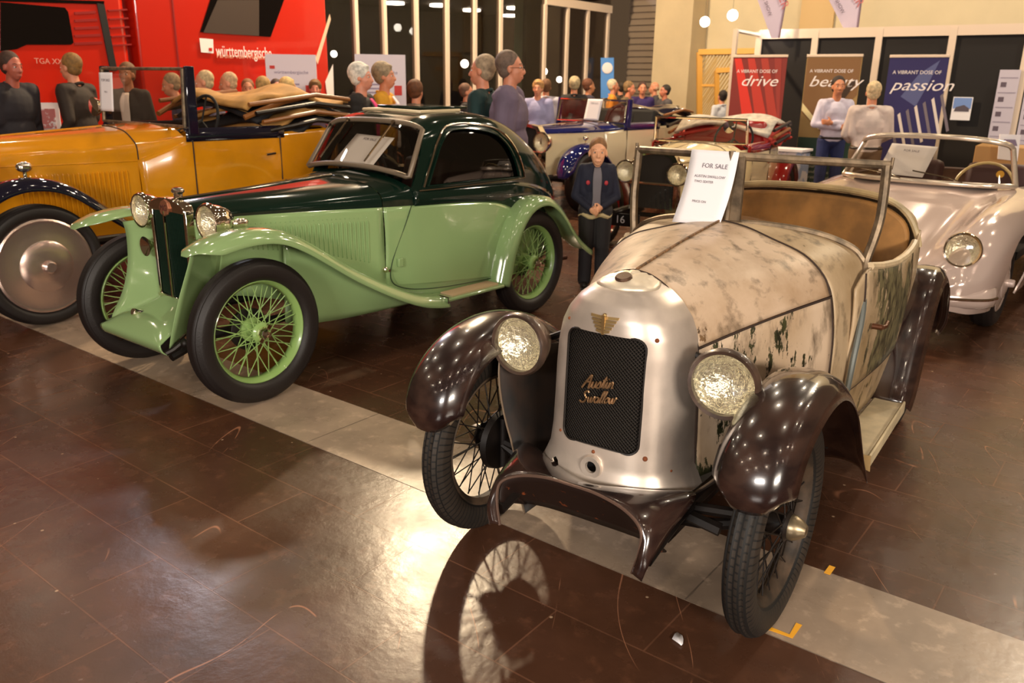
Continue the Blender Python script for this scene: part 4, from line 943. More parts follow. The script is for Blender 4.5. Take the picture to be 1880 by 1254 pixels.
yel = mat('golden_yellow_paint', (214, 140, 18), .16, coat=1, var=.12, vscale=3)
navy = mat('navy_black_paint', (18, 18, 34), .07, coat=1)
disc_al = mat('brushed_wheel_disc', (214, 188, 176), .24, .88, bump=.03, bscale=200, stretch=(1, 1, 1))
ochre = mat('ochre_hood_lining', (202, 150, 82), .8, var=.15, vscale=8)
black_cloth = mat('black_hood_cloth', (24, 22, 26), .75, bump=.1, bscale=150)
Y_ = (-3.557, 5.55, -2.206)
yc = thing('vintage_tourer', 'yellow open tourer with black wings and polished disc wheels at the left', 'car', (Y_[0], Y_[1], 0), Y_[2])
vintage(yc, dict(nose_w=.25, scuttle_w=.44, body_w=.59, x_scuttle=-.87, x_tail=-2.78, x_ws=-1.20, zt0=1.13, zt1=1.185, zc0=.965, zc1=.965, belt=1.10, zb=.46, zws=1.20, rise=.05,
    upper=yel, lower=yel, wingm=navy, x_nose=.02, louvres=(-.12, -.78, .90, .60), door=(-1.22, -1.98), cap=navy, seatm=ochre, zws_base=1.19, ws_h=.40, ws_w=.56, rake=.03, wsm=screen_frame, pillar=navy,
    hingem=yel, mouldm=yel, lamp=(.20, .36, .92, .12), wb=-2.95, track=1.40, R=.384, rr=.30, tw=.075, rimm=disc_al, spokem=iron, disc=(.297, disc_al),
    fwing=[(.50, .50), (.46, .62), (.38, .76), (.26, .87), (.10, .925), (-.06, .925), (-.2, .885), (-.34, .80), (-.48, .69), (-.62, .58), (-.76, .49), (-.92, .44)],
    rwing=[(-2.40, .44), (-2.46, .56), (-2.56, .74), (-2.70, .88), (-2.88, .93), (-3.06, .9), (-3.22, .78), (-3.34, .62), (-3.40, .5)], boardm=navy))
hood(yc, -1.95, -2.78, .60, 1.17, 1.37, ochre, black_cloth, layers=4)
b = MB(); b.tube([(-1.75, .50, 1.24), (-1.9, .55, 1.30), (-2.1, .56, 1.36), (-2.4, .5, 1.40)], .022, 8); b.build('hood_bow', wood, yc); b = MB(); b.tube([(-1.6, -.45, 1.24), (-1.75, -.5, 1.30), (-2.0, -.5, 1.37), (-2.4, -.48, 1.42)], .022, 8); b.build('hood_bow', wood, yc)
b = MB(); b.ell((-.03, .60, .985), (.05, .035, .035), 14); b.cyl((-.03, .60, .90), (-.03, .60, .97), .012); b.build('side_lamp', chrome, yc)
b = MB(); b.lathe([(.001, -.08), (.04, -.07), (.07, -.02), (.075, 0), (.001, .01)], (-1.14, -.60, 1.30), (1, 0, 0), 20); b.build('spot_lamp', chrome, yc)
paper('for_sale_notice', 'narrow white notice on the windscreen of the yellow tourer', [car_pt(Y_, -1.165, -.50, 1.56), car_pt(Y_, -1.165, -.30, 1.56), car_pt(Y_, -1.155, -.33, 1.27), car_pt(Y_, -1.155, -.53, 1.27)], 0, [('FOR SALE', .10, .2, .5), ('PRICE', .06, .5, .5)])

# ---- blue and cream saloon-fronted tourer behind
cream2 = mat('pale_cream_paint', (220, 204, 170), .2, coat=1)
royal = mat('royal_blue_paint', (16, 24, 84), .06, coat=1)
B_ = (.353, 10.737, -2.265)
bc = thing('vintage_tourer', 'cream tourer with blue bonnet top and blue wings standing behind the boy', 'car', (B_[0], B_[1], 0), B_[2])
vintage(bc, dict(nose_w=.27, scuttle_w=.44, body_w=.57, x_scuttle=-.72, x_tail=-2.9, x_ws=-1.02, zt0=1.02, zt1=1.05, zc0=.94, zc1=.94, belt=.97, zb=.45, zws=1.06, rise=.04,
    upper=royal, lower=cream2, wingm=royal, x_nose=.30, door=(-1.05, -1.8), cap=royal, seatm=dark_in, zws_base=1.05, ws_h=.28, ws_w=.55, rake=.06, wsm=chrome, pillar=royal, hingem=chrome, mouldm=cream2,
    lamp=(.44, .32, .85, .12), wb=-2.8, track=1.36, R=.37, rr=.25, tw=.08, rimm=chrome, spokem=chrome, spokes=False,
    fwing=[(.50, .45), (.46, .58), (.38, .71), (.25, .80), (.08, .84), (-.1, .83), (-.28, .75), (-.45, .62), (-.6, .50), (-.8, .42)],
    rwing=[(-2.3, .42), (-2.38, .56), (-2.5, .72), (-2.65, .82), (-2.82, .85), (-3.0, .8), (-3.15, .66), (-3.25, .5)]))
hood(bc, -2.1, -2.9, .56, 1.02, 1.16, navy, navy, layers=2)
b = MB(); b.ell((-.05, .62, .90), (.05, .03, .03), 12); b.cyl((-.05, .62, .83), (-.05, .62, .89), .01); b.build('side_lamp', chrome, bc)
b = MB(); b.tube([(.72, -.62, .48), (.74, 0, .47), (.72, .62, .48)], .035, 10); b.build('front_bumper', chrome, bc)
for j, (y0, lbl) in enumerate(((-.02, 'white notice standing on the windscreen of the blue and cream tourer'),)):
    paper('for_sale_notice', lbl, [car_pt(B_, -.98, y0, 1.34), car_pt(B_, -.98, y0+.24, 1.34), car_pt(B_, -.95, y0+.20, 1.07), car_pt(B_, -.95, y0-.04, 1.07)], 0, [('FOR SALE', .1, .2, .5)])

# ---- cream and red tourer seen through the roadster windscreen
red_paint = mat('bright_red_paint', (150, 22, 20), .12, coat=1)
red_hood = mat('faded_red_hood_cloth', (206, 74, 62), .75, bump=.1, bscale=120)
grey_lining = mat('pale_hood_lining', (206, 196, 182), .8, var=.2, vscale=14)
ivory = mat('ivory_paint', (240, 222, 176), .2, coat=1)
R_ = (1.422, 7.926, -2.10)
rc = thing('vintage_tourer', 'ivory tourer with red wings and red folded hood, behind the roadster windscreen', 'car', (R_[0], R_[1], 0), R_[2])
vintage(rc, dict(nose_w=.22, scuttle_w=.42, body_w=.52, x_scuttle=-.70, x_tail=-2.5, x_ws=-.95, zt0=.93, zt1=.985, zc0=.86, zc1=.88, belt=.90, zb=.42, zws=.99, rise=.0,
    upper=ivory, lower=ivory, wingm=red_paint, x_nose=.20, door=(-1.05, -1.65), cap=red_paint, seatm=red_paint, zws_base=.98, ws_h=.235, ws_w=.49, rake=-.02, wsm=chrome, hingem=chrome, mouldm=chrome,
    lamp=(.36, .25, .77, .10), wb=-2.3, track=1.18, R=.34, rr=.24, tw=.06, rimm=red_paint, spokem=red_paint, spokes=True,
    fwing=[(.38, .42), (.37, .52), (.32, .64), (.22, .73), (.08, .77), (-.08, .76), (-.24, .68), (-.4, .54), (-.56, .40), (-.72, .32)],
    rwing=[(-1.85, .32), (-1.9, .46), (-2.0, .62), (-2.14, .73), (-2.3, .77), (-2.46, .73), (-2.6, .6), (-2.68, .45)]))
h = hood(rc, -1.75, -2.6, .58, .98, 1.12, red_hood, grey_lining, layers=3)
h.data.materials[0] = red_hood
b = MB(); b.box((.42, -.28, .33), (.012, .44, .12)); pl = b.build('number_plate', mat('black_plate', (10, 10, 12), .4), rc, bev=.004)
text('plate_digits', 'J 16', .10, mat('plate_white', (200, 200, 205), .5), pl, frame((.428, -.28, .33), (0, 1, 0), (0, 0, 1)), .001)
b = MB(); b.lathe([(.001, -.03), (.05, -.02), (.06, 0), (.001, .005)], (-.92, .30, 1.14), (1, 0, 0), 20); b.build('driving_mirror', chrome, rc)

# ---- silver sports car
silver = mat('silver_mauve_paint', (214, 192, 182), .16, .25, coat=1)
S_ = (2.713, 5.86, -2.258)
sc = thing('sports_car', 'silver rounded sports convertible with curved windscreen parked at the right', 'car', (S_[0], S_[1], 0), S_[2])
def s_sec(x, W, zc_, zf, zs, zb):
    return [[x, 0, zc_], [x, W*.25, zc_-.004], [x, W*.46, zc_-.02], [x, W*.62, (zf+zc_)/2-.005], [x, W*.75, zf], [x, W*.88, zf-.03], [x, W*.975, zf-.12 if zf-.12 > zs else (zf+zs)/2], [x, W, zs], [x, W*.985, (zs+zb)/2], [x, W*.93, zb]]
tab = [(.74, .50, .36, .37, .33, .24), (.70, .62, .44, .46, .36, .22), (.62, .70, .51, .57, .40, .20), (.50, .75, .575, .68, .44, .19), (.34, .78, .635, .755, .48, .18), (.10, .80, .715, .805, .52, .18), (-.2, .815, .80, .835, .54, .18), (-.50, .82, .875, .855, .55, .18), (-.80, .82, .90, .87, .55, .18), (-1.4, .825, .88, .87, .55, .18), (-2.0, .82, .88, .87, .55, .18), (-2.5, .78, .80, .78, .5, .2), (-2.9, .70, .62, .60, .45, .24), (-3.1, .58, .46, .44, .38, .28)]
rows = [s_sec(*t) for t in tab]
half = surf(rows, 80, 46); full = [mir([tuple(p) for p in r]) for r in half]
full = [[(tab[0][0]+.015, p[1]*.3, .30+(p[2]-.30)*.3) for p in full[0]]]+full
body = MB().grid(full).build('body', silver, sc, smooth=70)
q = body.modifiers.new('t', 'SOLIDIFY'); q.thickness = .012; q.offset = -1; bake(body)
for x in (0, -2.1):
    c_ = MB().cyl((x, -1.1, .30), (x, 1.1, .30), .345, n=40).build('c', silver, sc); cut(body, c_); kill(c_)
c_ = MB().prism([(x, y, .74) for x, y in [(-.56, .0), (-.58, .45), (-.70, .60), (-1.0, .66), (-1.7, .64), (-1.9, .5), (-1.95, 0), (-1.9, -.5), (-1.7, -.64), (-1.0, -.66), (-.70, -.60), (-.58, -.45)]], (0, 0, .3)).build('c', silver, sc); cut(body, c_); kill(c_)
b = MB(); b.box((-1.25, 0, .40), (1.4, 1.4, .06)); b.build('floor_pan', dark_in, sc)
for sg in (1, -1):
    b = MB(); b.box((-1.5, sg*.34, .72), (.14, .5, .5), ry=-.2); b.box((-1.25, sg*.34, .50), (.5, .5, .14)); b.build('seat', mat('dark_red_seat', (60, 22, 20), .5), sc, bev=.05)
cv = [(-.40, 0), (-.415, .22), (-.46, .42), (-.54, .565), (-.60, .60)]; ct = [(-.60, 0), (-.612, .2), (-.645, .37), (-.70, .49), (-.735, .52)]
lo_ = cr(np.array(mir([(x, y, z) for (x, y), z in zip(cv, (.885, .885, .885, .885, .88))])), 40); up_ = cr(np.array(mir([(x, y, z) for (x, y), z in zip(ct, (1.20, 1.197, 1.185, 1.16, 1.13))])), 40)
frm = MB().tube([tuple(p) for p in lo_]+[tuple(p) for p in up_[::-1]], .020, 8, closed=True).build('windscreen_frame', mat('silver_screen_frame', (222, 206, 186), .16, .6), sc, smooth=60)
MB().grid([[list(lo_[i]), list(up_[i])] for i in range(40)]).build('windscreen', screen_glass, frm, smooth=60)
for y in (.3, -.12):
    b = MB(); b.tube([(-.385, y, .90), (-.42, y-.10, .925), (-.455, y-.36, .955)], .005, 6); b.build('wiper', chrome, frm)
b = MB(); cx, cy, cz = -.80, .36, .83; b.tube([(cx-.07*math.cos(a), cy+.2*math.sin(a), cz+.185*math.cos(a)) for a in np.linspace(0, 2*PI, 33)[:-1]], .011, 8, closed=True); b.tube([(cx, cy-.2, cz), (cx, cy+.2, cz)], .008, 6); b.tube([(cx, cy, cz), (-.5, cy, .84)], .015, 8); b.build('steering_wheel', mat('ivory_rim', (220, 196, 140), .3), sc)
b = MB(); b.grid([[[-.43, y, .888], [-.62, y, .86], [-.70, y, .80]] for y in np.linspace(-.5, .5, 9)]); b.build('dashboard', dark_in, sc)
for sg in (1, -1):
    make_lamp(sc, (.648, sg*.572, .598), .104, .16, silver, chrome, aim=(1, sg*.06, .12))
    b = MB(); b.lathe([(.001, .022), (.022, .016), (.03, 0), (.03, -.03)], (.655, sg*.56, .43), (1, sg*.2, .1), 18); b.build('turn_lamp', chrome, sc)
b = MB(); pts = cr(np.array([(.50, -.78, .30), (.62, -.73, .30), (.735, -.55, .30), (.79, -.28, .30), (.80, 0, .30), (.79, .28, .30), (.735, .55, .30), (.62, .73, .30), (.50, .78, .30)]), 50)
G = []
for p in pts:
    row = []
    for a in np.linspace(-PI/2, PI/2, 9): row.append([p[0]-.045+.045*math.cos(a)*1, p[1]*(1-.03*(1-math.cos(a))), .30+.062*math.sin(a)])
    G.append(row)
b.grid(G); b.build('front_bumper', silver, sc, solid=.006, smooth=60)
b = MB(); b.tube([(p[0]+.006, p[1]*1.005, .305) for p in pts], .010, 6); b.build('bumper_trim', chrome, sc)
b = MB(); b.box((.45, 0, .23), (.3, 1.1, .10)); b.build('under_tray', black_under, sc)
b = MB(); b.tube([(.70, 0, .50), (.58, 0, .565), (.45, 0, .615)], .012, 6); b.build('bonnet_handle', chrome, sc)
for x, y in ((0, 1), (0, -1), (-2.1, 1), (-2.1, -1)):
    make_wheel(sc, (x, y*.66, .31), .31, .2, .075, (rubber, silver, silver, silver), 0, y, 0, False, (.2, silver), capr=.03)
paper('for_sale_notice', 'white sheet behind the windscreen of the silver sports car', [car_pt(S_, -.70, -.30, 1.13), car_pt(S_, -.70, .03, 1.12), car_pt(S_, -.56, -.01, .90), car_pt(S_, -.56, -.34, .91)], 0, [('FOR SALE', .1, .2, .5)])
b = MB(); b.lathe([(.001, .004), (.026, .003), (.026, 0)], (-.60, .49, .96), (1, .2, .3), 20); b.build('windscreen_disc', mat('yellow_sticker', (226, 170, 40), .5), frm)
# ================================================================== hall
U = Vector((.611, .792, 0)); V = Vector((.792, -.611, 0))   # along the cars / along the pale strip
def wall_mat(n, c, **k): return mat(n, c, .75, **k)
def floor_material(name, base, alt, brick, rough, scr, light=False):
    M = bpy.data.materials.new(name); M.use_nodes = True; n = M.node_tree.nodes; l = M.node_tree.links; b = n['Principled BSDF']
    tc = n.new('ShaderNodeTexCoord'); mp = n.new('ShaderNodeMapping'); mp.inputs['Rotation'].default_value = (0, 0, math.radians(37.65)); l.new(tc.outputs['Object'], mp.inputs[0])
    br = n.new('ShaderNodeTexBrick'); l.new(mp.outputs[0], br.inputs[0]); br.inputs['Scale'].default_value = 1; br.inputs['Brick Width'].default_value = brick[0]; br.inputs['Row Height'].default_value = brick[1]; br.inputs['Mortar Size'].default_value = .003; br.inputs['Bias'].default_value = 0; br.offset = brick[2]
    br.inputs['Color1'].default_value = lin(base); br.inputs['Color2'].default_value = lin(alt); br.inputs['Mortar'].default_value = lin(tuple(min(255, x*1.25+8) for x in base) if not light else tuple(x*.6 for x in base))
    def noise(s, d=6, vec=mp, rg=.6, st=None):
        z = n.new('ShaderNodeTexNoise'); z.inputs['Scale'].default_value = s; z.inputs['Detail'].default_value = d; z.inputs['Roughness'].default_value = rg
        if st:
            m2 = n.new('ShaderNodeMapping'); m2.inputs['Scale'].default_value = st[0]; m2.inputs['Rotation'].default_value = (0, 0, st[1]); l.new(tc.outputs['Object'], m2.inputs[0]); vec = m2
        l.new(vec.outputs[0], z.inputs['Vector']); return z
    def ramp(src, lo, hi, a=0, c=1):
        r = n.new('ShaderNodeMapRange'); r.inputs[1].default_value = lo; r.inputs[2].default_value = hi; r.inputs[3].default_value = a; r.inputs[4].default_value = c; l.new(src, r.inputs[0]); return r.outputs[0]
    def mixc(fac, a, c, mode='MIX'):
        x = n.new('ShaderNodeMix'); x.data_type = 'RGBA'; x.blend_type = mode
        if hasattr(fac, 'links') or not isinstance(fac, float): l.new(fac, x.inputs[0])
        else: x.inputs[0].default_value = fac
        l.new(a, x.inputs[6])
        if isinstance(c, tuple): x.inputs[7].default_value = c
        else: l.new(c, x.inputs[7])
        return x.outputs[2]
    c = br.outputs['Color']
    c = mixc(ramp(noise(2.2, 5).outputs['Fac'], .35, .7), c, lin(tuple(x*.72 for x in base)))
    c = mixc(ramp(noise(14, 8).outputs['Fac'], .55, .8, 0, .5), c, lin(tuple(min(255, x*1.35) for x in base)))
    for k, (ang, sc_, th) in enumerate([(.3, 1.0, .0045), (1.25, .8, .004), (-.6, .9, .0035), (2.2, .7, .004)]):
        z = noise(sc_, 2.5, st=((1.0, .22, 1), ang))
        a1 = n.new('ShaderNodeMath'); a1.operation = 'SUBTRACT'; a1.inputs[1].default_value = .5+.03*k; l.new(z.outputs['Fac'], a1.inputs[0]); a2 = n.new('ShaderNodeMath'); a2.operation = 'ABSOLUTE'; l.new(a1.outputs[0], a2.inputs[0])
        gate = ramp(noise(1.7+k, 3).outputs['Fac'], .52, .6)
        ln = ramp(a2.outputs[0], th*.05, th*.2, 1, 0); g = n.new('ShaderNodeMath'); g.operation = 'MULTIPLY'; l.new(ln, g.inputs[0]); l.new(gate, g.inputs[1]); g2 = n.new('ShaderNodeMath'); g2.operation = 'MULTIPLY'; g2.inputs[1].default_value = scr; l.new(g.outputs[0], g2.inputs[0])
        c = mixc(g2.outputs[0], c, lin(tuple(min(255, x*2.1+20) for x in base) if not light else tuple(x*.75 for x in base)))
    sp = n.new('ShaderNodeTexVoronoi'); sp.inputs['Scale'].default_value = 7; l.new(mp.outputs[0], sp.inputs['Vector'])
    c = mixc(ramp(sp.outputs['Distance'], .03, .045, .8, 0), c, lin((190, 160, 130) if not light else (110, 90, 70)))
    l.new(c, b.inputs['Base Color'])
    rg = ramp(noise(3.5, 7).outputs['Fac'], .3, .75, rough[0], rough[1]); l.new(rg, b.inputs['Roughness'])
    b.inputs['Specular IOR Level'].default_value = .32
    bp = n.new('ShaderNodeBump'); bp.inputs['Strength'].default_value = .30; bp.inputs['Distance'].default_value = .004; l.new(noise(16, 10).outputs['Fac'], bp.inputs['Height'])
    b2 = n.new('ShaderNodeBump'); b2.inputs['Strength'].default_value = .5; b2.inputs['Distance'].default_value = .002; b2.invert = True; l.new(br.outputs['Fac'], b2.inputs['Height']); l.new(bp.outputs[0], b2.inputs['Normal']); l.new(b2.outputs[0], b.inputs['Normal'])
    return M
brown_floor = floor_material('worn_brown_floor_tiles', (92, 60, 43), (78, 50, 36), (.60, .30, .5), (.20, .34), .45)
pale_floor = floor_material('pale_strip_tiles', (184, 160, 138), (164, 142, 122), (.92, .524, 0), (.22, .42), .4, True)
b = MB(); b.prism([(-14, -4, -.05), (26, -4, -.05), (26, 34, -.05), (-14, 34, -.05)], (0, 0, .05)); fl = struct(b.build('floor', brown_floor, smooth=0))
# pale strip inlaid
A0 = V*(-6.5)+U*2.096; b = MB(); q = [A0, A0+V*13, A0+V*13+U*.455, A0+U*.43]
b.prism([(p.x, p.y, 0) for p in q], (0, 0, .0015)); fs_ = struct(b.build('floor_strip', pale_floor, smooth=0))
# yellow tape marks
tape = mat('yellow_tape', (250, 176, 30), .5)
def tape_piece(name, pts, w, label):
    G = []
    P = [Vector((p.x, p.y, .003)) for p in pts]
    for i, p in enumerate(P):
        if 0 < i < len(P)-1: d = (P[i+1]-p).normalized()+(p-P[i-1]).normalized()
        else: d = (P[min(i+1, len(P)-1)]-P[max(i-1, 0)])
        d.normalize(); nn = Vector((-d.y, d.x, 0)); G.append([list(p-nn*w/2), list(p+nn*w/2)])
    o = MB().grid(G).build(name, tape, None, solid=.0008, smooth=0); tag(o, label, 'tape')
tape_piece('floor_tape', [floor_at(1404, 1152), floor_at(1452, 1170), floor_at(1467, 1147)], .018, 'L-shaped yellow tape mark on the floor beside the roadster front tyre')
tape_piece('floor_tape', [floor_at(1518, 1055), floor_at(1528, 1041)], .020, 'short yellow tape dash on the upper edge of the pale strip')
b = MB(); p = floor_at(1247, 1176)
rn = random.Random(3); b.poly([(p.x+.02*math.cos(a)*rn.uniform(.4, 1.2), p.y+.03*math.sin(a)*rn.uniform(.4, 1.2), .003+.004*rn.random()) for a in np.linspace(0, 2*PI, 9)[:-1]]); tag(b.build('paper_scrap', white_paper, None, solid=.0008), 'tiny torn white paper scrap on the dark floor in front of the roadster', 'litter')

# glass wall ----------------------------------------------------
P0 = Vector((2.27, 20, 0))
def hit(px, P, D):
    """point on the ground line P+t*D seen at column px near the horizon"""
    r = (FW+RT*((px-940)/F_PX)-UP*((150-627)/F_PX)); r = Vector((r.x, r.y, 0))
    # P + tD = s r
    det = -D.x*r.y+D.y*r.x; t = (P.x*r.y-P.y*r.x)/det*1.0
    # solve properly
    a = np.array([[D.x, -r.x], [D.y, -r.y]]); s_ = np.linalg.solve(a, np.array([-P.x, -P.y])); return P+D*float(s_[0])
white_frame = mat('white_aluminium_frame', (224, 204, 184), .4)
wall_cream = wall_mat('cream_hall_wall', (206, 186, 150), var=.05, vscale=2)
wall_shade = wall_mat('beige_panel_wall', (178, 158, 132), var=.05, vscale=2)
GH = 3.13
gw0 = hit(560, P0, -U); cols = [655.6, 707, 764.5, 820, 870, 916.5]; cols2 = [996, 1036.5, 1073, 1109.5]
wn = bpy.data.objects.new('window_1', None); C.objects.link(wn); struct(wn)
def post(p, h, w, d, name, m_, parent, z0=0):
    b = MB(); b.box((p.x, p.y, z0+h/2), (w, d, h), rz=math.atan2(U.y, U.x)); return b.build(name, m_, parent, smooth=0)
for c_ in cols: post(hit(c_, P0, -U), 3.6, .07, .10, 'mullion', white_frame, wn)
for c_ in cols2: post(hit(c_, P0, -U), GH-.1, .08, .10, 'mullion', white_frame, wn)
def bar(p, q, z, h, d, name, m_, parent):
    mid = (p+q)/2; b = MB(); b.box((mid.x, mid.y, z), ((q-p).length, d, h), rz=math.atan2((q-p).y, (q-p).x)); return b.build(name, m_, parent, smooth=0)
pa = hit(918, P0, -U); pb = hit(1114, P0, -U); pz = hit(996, P0, -U)
bar(pz, pb, GH-.02, .16, .12, 'door_head', white_frame, wn)
bar(pa, pb, 3.48, .10, .12, 'transom', white_frame, wn)
bar(gw0, pb, .08, .16, .1, 'sill', white_frame, wn)
gl = MB(); gl.box(((gw0+pb)/2).to_tuple()[:2]+(1.8,), ((pb-gw0).length, .012, 3.6), rz=math.atan2(U.y, U.x)); gl.build('window_pane', glass('lobby_glass', (205, 200, 196), .03, .0), wn, smooth=0)
b = MB(); mid = (gw0+pb)/2; b.box((mid.x, mid.y, 5.8), ((pb-gw0).length, .2, 4.4), rz=math.atan2(U.y, U.x)); struct(b.build('wall_left', mat('dark_fascia', (70, 58, 52), .5), smooth=0))
# lobby behind the glass: dark, with downlights and a pale green column
dark_lobby = wall_mat('dark_lobby_wall', (38, 30, 28)); N = Vector((-.792, .611, 0))
lob_c = gw0+N*9; lob_d = pb+N*9
b = MB(); mid = (lob_c+lob_d)/2; b.box((mid.x, mid.y, 2.0), ((lob_d-lob_c).length+14, .1, 4), rz=math.atan2(U.y, U.x)); struct(b.build('wall_lobby', dark_lobby, smooth=0))
b = MB(); q = [gw0-U*6+N*.2, pb+U*2+N*.2, pb+U*6+N*9, gw0-U*6+N*9]; b.prism([(p.x, p.y, 3.62) for p in q], (0, 0, .1)); struct(b.build('ceiling_lobby', wall_mat('dark_lobby_ceiling', (52, 42, 38)), smooth=0))
lamp_on = mat('lamp_glow', (255, 250, 240), .5, emis=(255, 244, 225), estr=22)
def downlight(px, py, label):
    d = FW+RT*((px-940)/F_PX)-UP*((py-627)/F_PX); t = (3.6-CAM_H)/d.z; p = Vector((0, 0, CAM_H))+d*t
    b = MB(); b.cyl((p.x, p.y, 3.56), (p.x, p.y, 3.615), .26, n=24); o = b.build('downlight', lamp_on, None); tag(o, label, 'ceiling light', 'round downlights in the dark lobby')
for px, py, lb_ in ((646, 12, 'small round downlight high behind the first glass bay'), (629, 39, 'round downlight behind glass nearest the red trailer'), (684, 33, 'round downlight behind the second glass bay, upper one'), (697, 44, 'round downlight behind the second glass bay, lower one'), (752, 41, 'round downlight behind the third glass bay'), (806, 9, 'bright oval downlight at the top of the fourth glass bay'), (947, 14, 'upper of two bright downlights beside the pale green column'), (938, 28, 'lower of two bright downlights beside the pale green column'), (866, 18, 'faint downlight at the top of the fifth glass bay'), (725, 5, 'downlight at the picture top above the third glass bay')):
    downlight(px, py, lb_)
def globe(px, py, Y, r, label, grp=None):
    p = at(px, py, Y); b = MB(); b.ell(p, r, 14); g_ = b.build('globe_lamp', lamp_on, None); tag(g_, label, 'lamp', grp); b = MB(); b.cyl((p.x, p.y, p.z+r), (p.x, p.y, 7.9 if py < 90 else 3.6), .003, n=6); b.build('cord', mat('grey_cord', (96, 86, 76), .6), g_)
globe(853, 117, 22, .10, 'round white lamp seen through the glass behind the two walking men'); globe(914, 121, 23, .07, 'tiny white lamp seen through glass between the two walking men'); globe(998, 131, 22.5, .10, 'round white lamp seen through glass above the man in pale blue'); globe(1027, 146, 24, .08, 'tiny yellowish lamp low behind the door glass'); globe(613, 99, 16, .06, 'small white lamp seen between the trailer and the glass wall')
p = hit(957, P0+N*3, -U); post(p, 3.6, .28, .28, 'lobby_column', mat('pale_green_column', (168, 190, 158), .6, emis=(150, 175, 140), estr=.0), None); tag(bpy.data.objects['lobby_column'], 'pale green column standing behind the glass wall', 'column')
p = hit(978, P0+N*2.2, -U); post(p, 3.6, .75, .1, 'lobby_partition', wall_mat('grey_lobby_partition', (88, 78, 82)), None); tag(bpy.data.objects['lobby_partition'], 'dark grey partition beside the pale green column', 'partition')

# back wall, roller door, column ---------------------------------
def wpt(px): return hit(px, P0, V)
def wall_piece(a, b_, z0, z1, name, m_, off=0, th=.2, st=True):
    a = a+U*off; b_ = b_+U*off; mid = (a+b_)/2; q = MB(); q.box((mid.x+U.x*th/2, mid.y+U.y*th/2, (z0+z1)/2), ((b_-a).length, th, z1-z0), rz=math.atan2(V.y, V.x)); o = q.build(name, m_, None, smooth=0); return struct(o) if st else o
wall_piece(wpt(1216), wpt(1282), 0, 8, 'wall_column', wall_cream, -.5, .8)
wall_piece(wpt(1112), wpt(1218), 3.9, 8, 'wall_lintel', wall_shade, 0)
wall_piece(wpt(1278), wpt(1400)+V*9, 0, 8, 'wall_back', mat('cream_upper_wall', (214, 198, 164), .7, var=.04, vscale=1.5), .2)
o = wall_piece(wpt(1110), wpt(1175), 0, 3.95, 'door_1', mat('roller_shutter', (138, 120, 104), .6), 1.0, .05)
q = MB()
A_ = wpt(1110)+U*.97; B2 = wpt(1175)+U*.97
for k in range(28):
    z = .12+k*.14; mid = (A_+B2)/2; q.box((mid.x, mid.y, z), ((B2-A_).length, .014, .10), rz=math.atan2(V.y, V.x))
q.build('shutter_slats', mat('shutter_slat', (150, 132, 114), .55), o, smooth=0)
wall_piece(wpt(1172), wpt(1182), 0, 3.95, 'trim_1', mat('dark_door_guide', (66, 54, 48), .6), .9, .1)
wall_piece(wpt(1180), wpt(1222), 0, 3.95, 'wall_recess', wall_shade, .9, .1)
b = MB(); p = wpt(1193)+U*.8; b.box((p.x, p.y, 2.1), (.45, .12, .75), rz=math.atan2(V.y, V.x)); tag(b.build('wall_cabinet', mat('ochre_grey_box', (150, 132, 96), .6), None, bev=.01), 'small ochre-grey box fixed to the wall beside the roller door', 'box')
# brighter tan field and glazed field high on the back wall
b = MB(); a = wpt(1452)+U*.15; c2 = wpt(1512)+U*.15; mid = (a+c2)/2; b.box((mid.x, mid.y, 5.0), ((c2-a).length, .06, 5.5), rz=math.atan2(V.y, V.x)); struct(b.build('wall_panel', mat('tan_wall_panel', (206, 174, 124), .7), None, smooth=0))
globe(1294, 40, 15.5, .085, 'left of the two bright globe lamps high by the cream column'); globe(1345, 28, 15.2, .09, 'right of the two bright globe lamps high by the cream column'); globe(1417, 45, 13.0, .07, 'small bright globe lamp in front of the left hanging pennant')

# gold lattice screen --------------------------------------------
gold = mat('golden_lattice_wood', (206, 150, 60), .5)
lt = thing('lattice_screen', 'golden wooden lattice screen with doorway behind the red banner', 'screen', (0, 0, 0))
def face_quad(pxs, pys, Y): return [at(pxs[i], pys[i], Y[i]) for i in range(4)]
LY = 16.2
def lpt(px, py): # on vertical plane parallel to V through column 1345 at LY
    base = at(1345, 150, LY); h_ = hit(px, Vector((base.x, base.y, 0)), V); d = FW+RT*((px-940)/F_PX)-UP*((py-627)/F_PX); return Vector((0, 0, CAM_H))+d*(h_.y/d.y)
for a, c2, w in (((1284, 96), (1284, 225), .07), ((1284, 96), (1392, 94), .07), ((1316, 130), (1316, 225), .06), ((1316, 130), (1352, 128), .06), ((1286, 157), (1314, 157), .03)):
    p, q = lpt(*a), lpt(*c2); MB().tube([p, q], w, 4, caps=True).build('lattice_rail', gold, lt, smooth=0)
b = MB()
for k in range(18):
    x0 = 1286+k*6; p = lpt(x0, 99); q = lpt(max(1286, x0-60), 99+min(60, x0-1286)*1.5)
    if k: b.tube([p, q], .016, 4)
    y0 = 105+k*6
    p = lpt(1316, y0); q = lpt(1287, y0+44); b.tube([p, q], .014, 4)
b.build('lattice_slats', mat('lattice_slats', (196, 166, 110), .6), lt, smooth=0)

